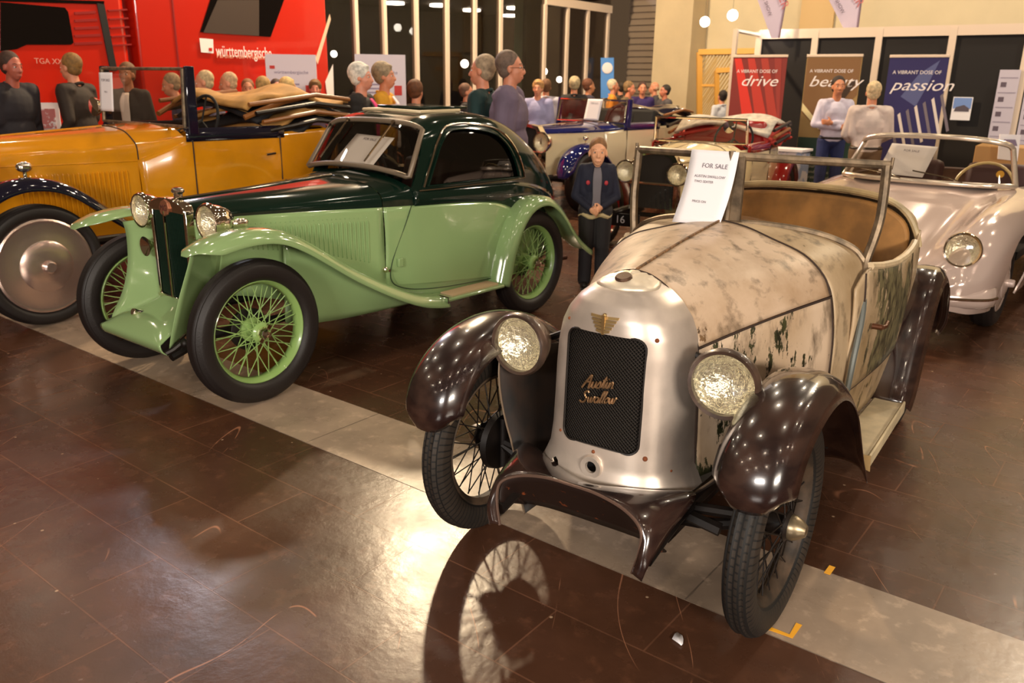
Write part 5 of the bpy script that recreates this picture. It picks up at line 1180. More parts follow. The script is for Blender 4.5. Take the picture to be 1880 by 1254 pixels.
# booth wall ------------------------------------------------------
BW0 = at(1386, 150, 13.3); BW0.z = 0
booth_h = 2.32
bt = thing('booth_wall', 'black exhibition booth wall with white aluminium posts and top rail', 'booth', (0, 0, 0))
black_panel = mat('black_booth_panel', (22, 17, 16), .8)
posts = [1387, 1489, 1604, 1737, 1876]
pp = [hit(c_, BW0, V) for c_ in posts]
for p in pp: post(p, booth_h, .09, .09, 'post', white_frame, bt)
end = pp[-1]+V*2.5
bar(pp[0], end, booth_h-.04, .13, .08, 'top_rail', white_frame, bt)
for i in range(4):
    a, c2 = pp[i]+V*.03, pp[i+1]-V*.03; bar(a, c2, booth_h/2, booth_h-.1, .02, 'panel', black_panel, bt)
bar(pp[-1]+V*.03, end, booth_h/2, booth_h-.1, .02, 'panel', black_panel, bt)
# returning white side of the booth (post at the left with a light rail)
sp = at(1343, 150, 12.6); sp.z = 0; post(sp, 2.31, .06, .06, 'side_post', white_frame, bt); b = MB(); b.tube([(sp.x, sp.y, 2.29), (pp[0].x, pp[0].y, 2.27)], .03, 6); b.build('side_rail', white_frame, bt)

def on_plane(px, py, P, D):
    h_ = hit(px, P, D); d = FW+RT*((px-940)/F_PX)-UP*((py-627)/F_PX)
    # exact: ray with vertical plane through P along D
    nrm = Vector((-D.y, D.x, 0)); t = (P-Vector((0, 0, P.z))).dot(nrm)/d.dot(nrm) if 0 else (Vector((P.x, P.y, 0)).dot(nrm))/(d.dot(nrm)); return Vector((0, 0, CAM_H))+d*t
def banner(name, label, x0, x1, ytop, Y, mm, deco, group='roll-up banners in the booth', h=2.0, cat='banner'):
    L = at(x0, 150, Y); L.z = 0; Pn = L; R2 = hit(x1, L, V); w = (R2-L).length
    t = thing(name, label, cat, ((L+R2)/2).to_tuple(), math.atan2(V.y, V.x), group)
    zt = on_plane((x0+x1)/2, ytop, L, V).z
    b = MB(); b.box((0, 0, (zt+.05)/2), (w, .012, zt-.05)); pn = b.build('banner_panel', mm, t, smooth=0)
    b = MB(); b.box((0, 0, zt), (w+.01, .03, .035)); b.build('top_bar', white_frame, t, bev=.004)
    b = MB(); b.box((0, .0, .035), (w+.02, .16, .07)); b.build('base', white_frame, t, bev=.01)
    deco(t, pn, w, zt); return t
wht = mat('banner_white', (240, 232, 232), .6)
def tx(pn, s_, x, z, sz, m_, sh=0, al='LEFT', sx=1): return text('lettering', s_, sz, m_, pn, frame((x, -.009, z), (1, 0, 0), (0, 0, 1)), .001, sh, al, sx)
def strip(pn, pts, m_, name='printed_shape', y=-.008): b = MB(); b.prism([(x, y, z) for x, z in pts], (0, .002, 0)); return b.build(name, m_, pn, smooth=0)
def logo(pn, x, z, m_):
    tx(pn, 'AUTO', x, z+.055, .085, m_, al='CENTER', sx=1.0); tx(pn, 'CLASSIC', x, z-.01, .055, m_, al='CENTER', sx=1.0)
def d_red(t, pn, w, zt):
    for k, c_ in enumerate([(214, 52, 40), (190, 56, 44), (172, 58, 46), (150, 54, 46)]):
        x0 = -w/2+.02+k*.19; m_ = mat('banner_red_%d' % k, c_, .6); strip(pn, [(x0-.0, zt-.03), (x0+.10, zt-.03), (min(w/2-.01, x0+.40), zt-.95), (min(w/2-.03, x0+.22), zt-.95)], m_)
    strip(pn, [(-w/2+.005, zt-.99), (w/2-.005, zt-.86), (w/2-.005, zt-.92), (-w/2+.005, zt-1.06)], mat('banner_red_0', (214, 52, 40), .6))
    tx(pn, 'A VIBRANT DOSE OF', -w/2+.07, zt-.20, .062, wht); tx(pn, 'drive', -w/2+.13, zt-.33, .20, wht, .35, sx=1.3); logo(pn, w/2-.16, zt-1.18, wht); tx(pn, 'classic car hire', -w/2+.05, zt-1.27, .055, wht)
def d_gold(t, pn, w, zt):
    strip(pn, [(-w/2+.01, zt-.03), (w/2-.01, zt-.03), (w/2-.01, zt-.5), (-w/2+.3, zt-1.0), (-w/2+.01, zt-.75)], mat('banner_brown', (128, 92, 56), .6))
    strip(pn, [(-w/2+.01, zt-.62), (-w/2+.30, zt-.92), (-w/2+.27, zt-.97), (-w/2+.01, zt-.72)], mat('banner_cream_beam', (240, 224, 170), .6), y=-.010)
    strip(pn, [(-w/2+.28, zt-.95), (-w/2+.36, zt-.74), (w/2-.2, zt-.42), (w/2-.05, zt-.30), (w/2-.05, zt-.36), (-w/2+.45, zt-.76)], mat('banner_dark_curve', (60, 42, 32), .6), y=-.010)
    strip(pn, [(-w/2+.005, zt-1.08), (w/2-.005, zt-1.08), (w/2-.005, .10), (-w/2+.005, .10)], mat('banner_deep_green', (32, 60, 46), .6))
    tx(pn, 'A VIBRANT DOSE OF', -w/2+.06, zt-.20, .062, wht); tx(pn, 'beauty', -w/2+.06, zt-.34, .20, wht, .35, sx=1.3)
    for k, s_ in enumerate(['Classic', 'Automobiles', 'Concours cars', 'Sales and service', 'Restoration work', 'Vintage parts', 'Engine building', 'Coachwork trim']): tx(pn, s_, -w/2+.06, zt-1.32-.075*k, .062, mat('banner_pale_text', (176, 170, 150), .6))
def d_blue(t, pn, w, zt):
    strip(pn, [(-w/2+.2, zt-.5), (-w/2+.38, zt-.22), (w/2-.1, zt-.05), (w/2-.2, zt-.35), (-w/2+.4, zt-.62)], mat('banner_slate', (86, 92, 140), .6))
    for k in range(7):
        x0 = -w/2+.10+k*.095; z0 = zt-.78+.05*k; strip(pn, [(x0, z0), (x0+.028, z0+.03), (x0+.17, z0-.42), (x0+.14, z0-.44)], mat('banner_chrome' if k % 2 else 'banner_steel', (226, 214, 206) if k % 2 else (120, 110, 120), .5), y=-.010)
    tx(pn, 'A VIBRANT DOSE OF', -w/2+.06, zt-.20, .062, wht); tx(pn, 'passion', -w/2+.06, zt-.36, .20, wht, .35, sx=1.25); logo(pn, w/2-.2, zt-1.28, wht)
banner('rollup_banner', 'red roll-up banner reading drive, left of the booth', 1343, 1441, 103, 12.2, mat('banner_red_base', (128, 44, 40), .6), d_red)
banner('rollup_banner', 'brown and dark green roll-up banner reading beauty', 1477, 1578, 102, 12.0, mat('banner_gold_base', (158, 128, 78), .6), d_gold)
banner('rollup_banner', 'blue roll-up banner reading passion, right of the old man', 1628, 1736, 103, 11.4, mat('banner_blue_base', (38, 32, 92), .6), d_blue)
# posters on the booth wall
def poster(name, label, x0, x1, y0, y1, m_, deco=None, group=None, off=-.06, cat='poster'):
    Pn = BW0+U*off; a = on_plane(x0, y1, Pn, V); c2 = on_plane(x1, y1, Pn, V); z1 = on_plane((x0+x1)/2, y0, Pn, V).z; w = (c2-a).length; mid = (a+c2)/2
    t = thing(name, label, cat, (mid.x, mid.y, a.z), math.atan2(V.y, V.x), group); h_ = z1-a.z
    b = MB(); b.box((0, 0, h_/2), (w, .008, h_)); pn = b.build('sheet', m_, t, smooth=0)
    if deco: deco(pn, w, h_)
def dp1(pn, w, h_):
    strip(pn, [(-w/2+.01, h_*.5), (w/2-.01, h_*.5), (w/2-.01, h_-.01), (-w/2+.01, h_-.01)], mat('poster_sky', (120, 150, 210), .6), y=-.006)
    strip(pn, [(-w*.38, h_*.38), (-w*.3, h_*.56), (w*.1, h_*.66), (w*.38, h_*.52), (w*.38, h_*.38)], mat('poster_car_grey', (90, 80, 90), .6), y=-.008)
poster('wall_poster', 'small white poster with a car picture on the black booth wall', 1744, 1780, 178, 220, white_paper, dp1)
grey_sheet = mat('pale_grey_display', (196, 188, 204), .6)
def dp2(pn, w, h_):
    for k in range(5):
        z = h_*(.9-.2*k); strip(pn, [(-w*.42, z), (w*.42, z+.0), (w*.42, z-.012), (-w*.42, z-.012)], mat('display_line', (150, 140, 160), .6), y=-.006); strip(pn, [(-w*.35, z-.06), (-w*.08, z-.06), (-w*.08, z-.12), (-w*.35, z-.12)], mat('display_photo', (96, 82, 96), .6), y=-.006)
poster('display_sheet', 'tall pale grey display sheet with small photos on the booth wall', 1812, 1850, 128, 262, grey_sheet, dp2)
poster('display_sheet', 'pale grey display sheet cut by the right picture edge', 1862, 1905, 130, 270, grey_sheet, dp2)

# hanging pennants ------------------------------------------------
def pennant(label, pts, Y, red_, gid):
    P = [at(x, y, Y) for x, y in pts]; b = MB(); b.prism(P, (0, .01, 0)); o = b.build('hanging_pennant', mat('pennant_lilac', (222, 204, 222), .6), None, smooth=0); tag(o, label, 'pennant', gid)
    a, c2 = P[0], P[2]; n_ = Vector((0, -1, 0))
    m1 = mat('pennant_red', (214, 120, 120), .6); m2 = mat('pennant_grey', (120, 100, 116), .6)
    d1 = (P[0]-P[3]).normalized()
    text('lettering', 'OLDTIMER', .16, m1, o, frame((P[1]+P[2])/2*.35+(P[0]+P[3])/2*.65+n_*.02+Vector((.14, 0, .1)), -d1, Vector((0, 0, 1)).cross(d1) if 0 else Vector((-d1.z, 0, d1.x))*-1), .001)
    text('lettering', 'CLASSIC MOTOR SHOW', .07, m2, o, frame(P[0]*.5+P[3]*.5+n_*.02+Vector((.10, 0, 0)), -d1, Vector((-d1.z, 0, d1.x))*-1), .001)
    b = MB(); b.tube([P[1]+n_*.01, P[2]+n_*.01], .012, 6); b.build('hem', m2, o)
pennant('left hanging lilac pennant pointing down over the booth wall', [(1352, -110), (1462, -110), (1430, 70), (1416, 70)], 12.9, 0, None)
pennant('right hanging lilac pennant with red lettering over the booth wall', [(1466, -110), (1596, -110), (1572, 66), (1556, 66)], 12.6, 0, None)

# white information boards behind the cars --------------------------
def board(label, x0, x1, ytop, Y, D=V):
    L = at(x0, 150, Y); L.z = 0; R2 = hit(x1, L, D); w = (R2-L).length; mid = (L+R2)/2; zt = on_plane((x0+x1)/2, ytop, L, D).z
    t = thing('information_board', label, 'board', (mid.x, mid.y, 0), math.atan2(D.y, D.x))
    b = MB(); b.box((0, 0, (zt+.7)/2), (w, .03, zt-.7)); pn = b.build('board_panel', mat('board_white', (232, 222, 232), .5), t, smooth=0)
    for x in (-w/2+.02, w/2-.02):
        b = MB(); b.box((x, .03, zt/2), (.03, .03, zt)); b.build('board_leg', white_frame, t)
    rm = mat('logo_red', (214, 60, 52), .6); lm = mat('board_grey_text', (160, 146, 170), .6)
    f = lambda pts: strip(pn, pts, rm, y=-.02)
    f([(-w*.42, zt-.14), (-w*.32, zt-.14), (-w*.32, zt-.18), (-w*.42, zt-.18)]); f([(w*.27, zt-.38), (w*.42, zt-.38), (w*.42, zt-.5), (w*.27, zt-.5)])
    text('lettering', 'württembergische', .06, lm, pn, frame((.0, -.018, zt-.22), (1, 0, 0), (0, 0, 1)), .001)
    for k in range(3): strip(pn, [(-w*.42, zt-.36-.05*k), (w*.15, zt-.36-.05*k), (w*.15, zt-.38-.05*k), (-w*.42, zt-.38-.05*k)], lm, y=-.018)
DB = Vector((1, .08, 0)).normalized()
board('white information board in front of the red trailer', 490, 582, 100, 11.3, DB)
board('white information board behind the white-haired man and the man in yellow', 653, 745, 100, 11.2, DB)
# blue poster by the glass wall
p = hit(1115, P0, V); b = MB(); pz_ = [at(1103, 106, 19.3), at(1127, 106, 19.3), at(1127, 180, 19.3), at(1103, 180, 19.3)]; b.prism(pz_, (0, .03, 0)); o = b.build('blue_poster', mat('sky_blue_poster', (84, 146, 222), .6), None, smooth=0); tag(o, 'sky blue poster standing at the end of the glass wall', 'poster')
b = MB(); a = at(1115, 125, 19.28); b.ell((a.x, a.y, a.z), (.12, .01, .12), 14); b.build('white_swirl', wht, o)

# counter with leaflets by the booth ------------------------------
ct_ = thing('display_table', 'low table under a pale printed cloth beside the red banner', 'table', at(1456, 150, 11.3).to_tuple()[:2]+(0,), math.atan2(V.y, V.x))
b = MB(); b.box((0, 0, .74), (.6, .4, .03)); b.build('tabletop', wht, ct_); b = MB(); b.box((0, 0, .37), (.56, .36, .70)); b.build('table_skirt', mat('printed_cloth', (214, 204, 204), .7, rgb2=(150, 160, 186), vscale=6, lo=.45, hi=.5), ct_, bev=.02)
bx_ = at(1862, 150, 8.6); b = MB(); b.box((bx_.x+.1, bx_.y, .50), (.6, .5, 1.0), rz=-.6); tag(b.build('display_plinth', mat('tan_plinth', (176, 136, 84), .6), None, bev=.01), 'tan plinth behind the silver sports car', 'plinth')
pc_ = [at(1836, 246, 8.3), at(1874, 248, 8.3), at(1868, 296, 8.3), at(1832, 292, 8.3)]
dz = 1.0-pc_[3].z; 
t = MB().prism([Vector((p.x, p.y, p.z)) for p in pc_], (0, .012, 0)).build('picture_card', white_paper, None, smooth=0); tag(t, 'white card with a small car picture standing behind the silver car', 'card')
a = at(1854, 262, 8.28); b = MB(); b.prism([(a.x-.07, a.y, a.z-.03), (a.x+.08, a.y, a.z-.03), (a.x+.05, a.y, a.z+.03), (a.x-.06, a.y, a.z+.03)], (0, .004, 0)); b.build('printed_picture', mat('card_print', (130, 116, 140), .6), t, smooth=0)

# ================================================================== red truck
tr_red = mat('truck_red_paint', (200, 34, 12), .25, coat=.6); tr_dark = mat('truck_dark_red', (150, 14, 6), .4); tglass = mat('truck_black_glass', (14, 10, 10), .06, coat=.5)
tw_ = mat('truck_white_lettering', (252, 244, 240), .5, emis=(0, 0, 0), estr=0)
TE = at(605, 150, 12.5); TE.z = 0
truck = thing('exhibition_trailer', 'red trailer with slanted dark window and white lettering', 'trailer', TE.to_tuple(), math.atan2(U.y, U.x))
Lt = (TE-hit(262, TE, -U)).length
b = MB(); b.box((-Lt/2, 1.3, 2.3), (Lt, 2.6, 3.8)); bd = b.build('trailer_body', tr_red, truck, bev=.03)
def tloc(px, py):
    """pixel -> (x along, z) on the near side of the trailer"""
    w = on_plane(px, py, TE, U); return ((w-TE).dot(U), w.z)
def tq(pxs, m_, name, y=-.012, th=.012):
    P = [tloc(*p) for p in pxs]; b = MB(); b.prism([(x, y, z) for x, z in P], (0, th, 0)); return b.build(name, m_, truck, smooth=0)
tq([(392, -20), (528, -20), (496, 68), (367, 59)], tglass, 'trailer_window')
tq([(372, 60), (398, 0), (474, 0), (474, 66)], mat('window_blind', (64, 48, 38), .6), 'window_blind', y=-.02, th=.006)
tq([(604, 26), (606, 36), (582, 118), (578, 108)], mat('pale_stripe', (240, 200, 170), .5), 'stripe', y=-.016, th=.004)
tq([(600, 180), (596, 150), (610, 118), (612, 180)], wht, 'white_patch', y=-.016, th=.004)
tq([(365, 70), (390, 72), (391, 98), (368, 96)], tw_, 'white_logo_block', y=-.016, th=.004)
tq([(382, 88), (388, 88), (388, 94), (382, 94)], tr_red, 'logo_notch', y=-.020, th=.004)
x0, z0 = tloc(395, 91); x1, _ = tloc(497, 98)
t = text('lettering', 'württembergische', .20, tw_, truck, frame(((x0+x1)/2, -.018, z0-.02), (1, 0, 0), (0, 0, 1)), .002); s_ = (x1-x0)/max(1e-3, t.dimensions.x)
me = t.data; me.transform(Matrix.Translation(((x0+x1)/2, 0, 0)) @ Matrix.Diagonal((s_ if s_ > 0 else 1, 1, 1, 1)) @ Matrix.Translation((-(x0+x1)/2, 0, 0)))
t = text('lettering', 'Partner von Wüstenrot', .085, mat('truck_pale_lettering', (250, 170, 140), .5), truck, frame((x0+.0, -.018, tloc(395, 102)[1]), (1, 0, 0), (0, 0, 1)), .002, 0, 'LEFT')
sx_, _ = tloc(322, 60); b = MB(); b.box((sx_, -.004, 2.3), (.02, .01, 3.7)); b.build('panel_seam', tr_dark, truck, smooth=0)
b = MB(); b.box((-Lt/2, .1, .45), (Lt*.95, .06, .35)); b.build('side_skirt', black_under, truck, smooth=0)
for k in (-.8, -1.9):
    b = MB(); b.cyl((k, .02, .5), (k, .32, .5), .5, n=32); b.build('trailer_wheel', rubber, truck)
# cab
CE = hit(246, TE, -U); cab_t = thing('lorry_cab', 'red lorry cab with dark side window and ribbed rear panel at the top left', 'truck', CE.to_tuple(), math.atan2(U.y, U.x))
Lc = 2.9
def cq(pxs, m_, name, y=-.012, th=.02, par=None):
    P = [((on_plane(px, py, CE, U)-CE).dot(U), on_plane(px, py, CE, U).z) for px, py in pxs]; b = MB(); b.prism([(x, y, z) for x, z in P], (0, th, 0)); return b.build(name, m_, par or cab_t, smooth=0, bev=.0)
b = MB(); b.box((-Lc/2-.0, 1.25, 2.05), (Lc, 2.5, 3.1)); b.build('cab_body', tr_red, cab_t, bev=.08)
cq([(0, 4), (118, 14), (124, 22), (134, 78), (130, 82), (48, 82), (30, 90), (0, 94)], tglass, 'cab_window', y=-.015)
cq([(177, 6), (190, 8), (214, 130), (202, 130)], mat('cab_black_strip', (20, 14, 12), .5), 'vertical_strip', y=-.02)
for k in range(5):
    cq([(136, 22+14*k), (174+3*k, 20+14*k), (175+3*k, 25+14*k), (137, 27+14*k)], tr_dark, 'rib', y=-.014, th=.03)
    cq([(197+2*k, 18+16*k), (232+2*k, 16+16*k), (233+2*k, 19+16*k), (198+2*k, 21+16*k)], tr_dark, 'rib', y=-.014, th=.03)
cq([(104, 154), (128, 153), (131, 172), (107, 174)], mat('black_grab_recess', (16, 12, 14), .4), 'door_handle', y=-.02)
cq([(-10, -4), (190, 2), (190, 8), (-10, 2)], tglass, 'roof_trim', y=-.016)
b = MB(); b.cyl((-2.2, -.02, .52), (-2.2, .3, .52), .52, n=32); b.build('cab_wheel', rubber, cab_t)
b = MB(); b.box((.08, 1.3, 1.9), (.16, 2.1, 2.4)); b.build('cab_gap_panel', tr_dark, cab_t, smooth=0)  # darker red paints in the shade of the recess before the trailer
text('door_lettering', 'TGA XXL', .08, mat('cab_lettering', (220, 150, 130), .5), cab_t, frame(((on_plane(92, 113, CE, U)-CE).dot(U), -.012, on_plane(92, 113, CE, U).z), (1, 0, 0), (0, 0, 1)), .001)
# printed display stand near the far left man
st = thing('leaflet_stand', 'white stand with red and grey printed sheets beside the yellow tourer bonnet', 'stand', at(78, 200, 8.9).to_tuple()[:2]+(0,), .25)
b = MB(); b.box((0, 0, .95), (.30, .02, .62), rx=-.12); pn = b.build('stand_panel', wht, st, smooth=0)
for z in (1.10, .82): b = MB(); b.box((0, -.03, z), (.24, .01, .20), rx=-.12); b.build('printed_sheet', mat('red_grey_print', (190, 110, 110), .6, rgb2=(230, 220, 224), vscale=14, lo=.45, hi=.52), st, smooth=0)
b = MB(); b.cyl((0, .02, 0), (0, .02, .8), .02); b.box((0, .02, .01), (.35, .3, .02)); b.build('stand_foot', mat('grey_steel', (130, 124, 120), .4, .6), st)
# ================================================================== people
def remesh(mb, name, m, parent, vox, smooth_it=6):
    me = bpy.data.meshes.new(name); me.from_pydata(mb.v, [], mb.f); bm = bmesh.new(); bm.from_mesh(me); bmesh.ops.recalc_face_normals(bm, faces=bm.faces); bm.to_mesh(me); bm.free(); me.materials.append(m)
    o = bpy.data.objects.new(name, me); C.objects.link(o)
    if parent: o.parent = parent
    r = o.modifiers.new('r', 'REMESH'); r.mode = 'VOXEL'; r.voxel_size = vox; r.use_smooth_shade = True
    s_ = o.modifiers.new('s', 'SMOOTH'); s_.factor = .5; s_.iterations = smooth_it
    bake(o); o.data.materials.clear(); o.data.materials.append(m)
    return o
def cap(b, p, q, r0, r1, n=12):
    p, q = Vector(p), Vector(q); b.tube([p, p.lerp(q, .25), p.lerp(q, .5), p.lerp(q, .75), q], [r0, r0*.75+r1*.25, (r0+r1)/2, r0*.25+r1*.75, r1], n); b.ell(p, r0, n); b.ell(q, r1, n)
def hand(b, wr, d, side_v, sc_, curl=.5):
    """palm + 5 fingers. d: pointing direction, side_v: thumb side"""
    d = Vector(d).normalized(); s_ = Vector(side_v); s_ = (s_-d*s_.dot(d)).normalized(); nrm = d.cross(s_)
    c_ = Vector(wr)+d*.045*sc_; R = Matrix((d, s_, nrm)).transposed(); b.ell(c_, (.05*sc_, .040*sc_, .017*sc_), 12, R)
    for k, (o, L) in enumerate(((.030, .068), (.010, .078), (-.010, .073), (-.029, .056))):
        base = c_+d*.038*sc_+s_*o*sc_; a = curl*(1+.1*k); k1 = base+(d*math.cos(a*.4)+nrm*math.sin(a*.4))*L*.45*sc_; k2 = k1+(d*math.cos(a)+nrm*math.sin(a))*L*.32*sc_; k3 = k2+(d*math.cos(a*1.5)+nrm*math.sin(a*1.5))*L*.25*sc_
        b.tube([base, k1, k2, k3], [.0095*sc_, .0088*sc_, .008*sc_, .0068*sc_], 8); b.ell(k3, .0068*sc_, 8)
    t0 = c_+s_*.03*sc_-d*.02*sc_; t1 = t0+(d*.5+s_*.8+nrm*.2).normalized()*.035*sc_; t2 = t1+(d*.85+s_*.35+nrm*.3).normalized()*.03*sc_
    b.tube([t0, t1, t2], [.013*sc_, .0105*sc_, .008*sc_], 8); b.ell(t2, .008*sc_, 8)

def person(x, y, h, face, label, top=(90, 90, 100), legs=(50, 50, 60), hair=(90, 70, 50), style='short', pose='down', vox=.013, lean=0, turn=0, skinc=None, under=None, group='visitors in the hall', jacket=True, glasses_=False, child=False, z=0, bulk=1.0):
    """face: heading angle (rad) the body looks to. built facing +X then rotated"""
    t = thing('person', label, 'person', (x, y, z), face, group); K = h/1.75
    sm = mat('skin_%d_%d_%d' % skinc, skinc, .5, var=.08, vscale=20) if skinc else skin
    hs = 1.0 if not child else 1.28
    def P(x_, y_, z_): # lean forward about hips
        a = lean; zz = z_-1.0; X = x_*K; Z = z_*K
        if z_ > 1.0: X = (x_*math.cos(a)+zz*math.sin(a))*K; Z = (1.0+zz*math.cos(a)-x_*math.sin(a))*K
        return Vector((X, y_*K, Z))
    sh_z = 1.445; hip = .95; w = (.175 if not child else .165)*bulk
    HC = Vector((.015, 0, 1.63 if not child else 1.60))
    Rt = Matrix.Rotation(turn, 3, 'Z')
    def H(x_, y_, z_):
        q = Rt @ Vector((x_, y_, 0)); return P(HC.x+q.x*hs, HC.y+q.y*hs, HC.z+z_*hs)
    HR = Matrix.Rotation(lean, 3, 'Y') @ Rt
    b = MB(); k = K*hs
    b.ell(H(-.012, 0, .03), (.092*k, .075*k, .092*k), 20, HR); b.ell(H(.028, 0, -.02), (.066*k, .062*k, .085*k), 18, HR); b.ell(H(.05, 0, -.085), (.032*k, .034*k, .027*k), 12, HR)
    b.ell(H(.030, 0, -.062), (.055*k, .052*k, .045*k), 14, HR)
    b.ell(H(.074, 0, .030), (.016*k, .050*k, .016*k), 10, HR)
    b.tube([H(.082, 0, .022), H(.100, 0, -.012), H(.108, 0, -.028)], [.008*k, .011*k, .014*k], 10); b.ell(H(.106, 0, -.03), (.013*k, .018*k, .011*k), 10, HR)
    b.ell(H(.088, 0, -.062), (.012*k, .026*k, .006*k), 10, HR); b.ell(H(.086, 0, -.074), (.012*k, .022*k, .007*k), 10, HR)
    for sg in (1, -1): b.ell(H(-.005, sg*.078, -.008), (.020*k, .010*k, .032*k), 10, HR); b.ell(H(.06, sg*.035, -.025), (.022*k, .022*k, .02*k), 10, HR)
    cap(b, P(-.01, 0, 1.38), H(-.005, 0, -.06), .062*K, .053*K*hs**.5)
    # torso + legs (skin body, hidden under the clothes)
    b.ell(P(0, 0, 1.25), (.09*K, .13*K, .18*K), 14); b.ell(P(0, 0, 1.02), (.085*K, .12*K, .14*K), 14); cap(b, P(0, 0, 1.0), P(0, 0, 1.36), .09*K, .08*K)
    T = MB(); L = MB(); hands = []
    for sg in (1, -1):
        sh = P(-.005, sg*w, sh_z-.02)
        if pose == 'down': el = P(-.03, sg*(w+.045), 1.13); wr = P(.04, sg*(w+.04), .88); hd = P(.05, sg*(w+.04), .78)-wr
        elif pose == 'crossed': el = P(.03, sg*(w+.075), 1.16); wr = P(.17, -sg*.06, 1.15+.03*sg); hd = P(.16, -sg*.16, 1.16+.03*sg)-wr
        elif pose == 'clasp': el = P(-.02, sg*(w+.08), 1.10); wr = P(.15, sg*.065, .98+.012*sg); hd = P(.20, sg*.01, .955+.012*sg)-wr
        elif pose == 'front': el = P(.03, sg*(w+.06), 1.14); wr = P(.24, sg*(w-.03), 1.05); hd = P(.34, sg*(w-.06), 1.06)-wr
        elif pose == 'walk': el = P(-.06*sg, sg*(w+.05), 1.14); wr = P(.10+.02*sg, sg*(w+.04), .93); hd = P(.14, sg*(w+.03), .84)-wr
        cap(b, sh, el, .042*K, .036*K); cap(b, el, wr, .036*K, .026*K); hand(b, wr, hd, (0, 0, 1) if pose != 'down' else (1, 0, 0), K*(1 if not child else 1.12), .9 if pose in ('clasp', 'crossed') else .45)
        cap(T, sh, el, .058*K*bulk, .052*K); cap(T, el, wr.lerp(el, .08), .050*K, .040*K)
        T.ell(P(-.01, sg*(w-.05), sh_z-.025), (.085*K*bulk, .085*K, .055*K), 14); T.ell(P(-.01, sg*(w-.11), sh_z+.005), (.065*K, .08*K, .045*K), 12); cap(T, P(0, sg*(w-.04), 1.40), P(0, sg*(w-.03), 1.16), .085*K*bulk, .075*K)
        st_ = .06 if pose == 'walk' else .0
        hp = P(0, sg*.09, hip); kn = Vector((.015*K+st_*sg, sg*.095*K, .50*K)); an = Vector((-.01*K+st_*2*sg, sg*.10*K, .09*K))
        cap(b, hp, kn, .075*K, .055*K); cap(b, kn, an, .052*K, .036*K)
        cb_ = 1.22 if child else 1; cap(L, hp, kn, .095*K*bulk*cb_, .075*K*cb_); cap(L, kn, an, .072*K*cb_, .066*K*cb_)
        S_ = MB(); S_.ell((an.x+.055*K, an.y, .045*K), (.135*K, .05*K, .045*K), 14); S_.ell((an.x-.02*K, an.y, .06*K), (.055*K, .045*K, .06*K), 12); S_.box((an.x+.045*K, an.y, .012*K), (.25*K, .09*K, .024*K))
        S_.build('shoe', mat('dark_shoe', (30, 24, 22), .4), t)
    bo = remesh(b, 'body', sm, t, vox if vox < .01 else .010, 3)
    T.ell(P(0, 0, 1.27), (.125*K*bulk, .19*K*bulk, .20*K), 18); T.ell(P(.01, 0, 1.06), (.118*K*bulk, .158*K*bulk, .18*K), 18); T.ell(P(0, 0, .97), (.118*K*bulk, .165*K*bulk, .10*K), 16); T.ell(P(-.01, 0, 1.40), (.075*K, .12*K, .07*K), 14)
    tm = mat('cloth_%d_%d_%d' % top, top, .8, bump=.15, bscale=30, var=.12, vscale=6)
    remesh(T, 'jacket' if jacket else 'shirt', tm, t, vox, 5)
    cb = MB(); cb.tube([P(-.01+.066*math.cos(a)*1.0, .068*math.sin(a), 1.455-.03*math.cos(a)) for a in np.linspace(0, 2*PI, 21)[:-1]], .014*K, 8, closed=True); cb.build('collar', tm, t)
    if under:
        ub = MB(); pts = [(1.44, .035), (1.35, .05), (1.22, .05), (1.08, .045), (.93, .06)]
        G = [[list(P(.01+(.098 if z_ > 1.4 else .118+.012*(1.3-abs(1.22-z_)))*bulk*(1 if z_ < 1.4 else .75)+.006, yy*f, z_)) for f in (-1, -.5, 0, .5, 1)] for z_, yy in pts]
        ub.grid(surf(G, 14, 8)); ub.build('shirt_front', mat('cloth_%d_%d_%d' % under, under, .8, bump=.1, bscale=30), t, solid=.006)
    L.ell(P(0, 0, hip), (.115*K*bulk, .165*K*bulk, .11*K), 14); remesh(L, 'trousers', mat('cloth_%d_%d_%d' % legs, legs, .8, bump=.15, bscale=30, var=.12, vscale=6), t, vox, 5)
    bb = MB(); bb.tube([P(.118*bulk*math.cos(a), .162*bulk*math.sin(a), .985) for a in np.linspace(0, 2*PI, 25)[:-1]], .016*K, 6, closed=True)
    if not jacket: bb.build('belt', mat('dark_belt', (40, 28, 22), .5), t)
    hm = mat('hair_%d_%d_%d' % hair, hair, .7, bump=.4, bscale=140, var=.25, vscale=30)
    hb = MB()
    if style in ('short', 'full', 'long', 'crop'):
        g = {'crop': .003, 'short': .010, 'full': .02, 'long': .02}[style]
        hb.ell(H(-.025 if child else -.036, 0, .052 if child else .050), ((.090+g)*k, (.078+g)*k, (.086+g)*k), 22, HR)
        hb.ell(H(-.045, 0, -.005), ((.062+g*.6)*k, (.074+g*.5)*k, (.075)*k), 18, HR)
        if style in ('full', 'long'):
            hb.ell(H(.02, 0, .100), (.055*k, .062*k, .028*k), 14, HR)
        if style == 'long': hb.ell(H(-.06, 0, -.08), (.05*k, .075*k, .09*k), 14, HR)
        remesh(hb, 'hair', hm, t, vox*.8, 3)
    elif style == 'bald':
        for sg in (1, -1): hb.ell(H(-.035, sg*.062, -.0), (.05*k, .018*k, .045*k), 12, HR)
        hb.ell(H(-.085, 0, -.005), (.022*k, .06*k, .045*k), 14, HR); remesh(hb, 'hair', hm, t, vox*.8, 3)
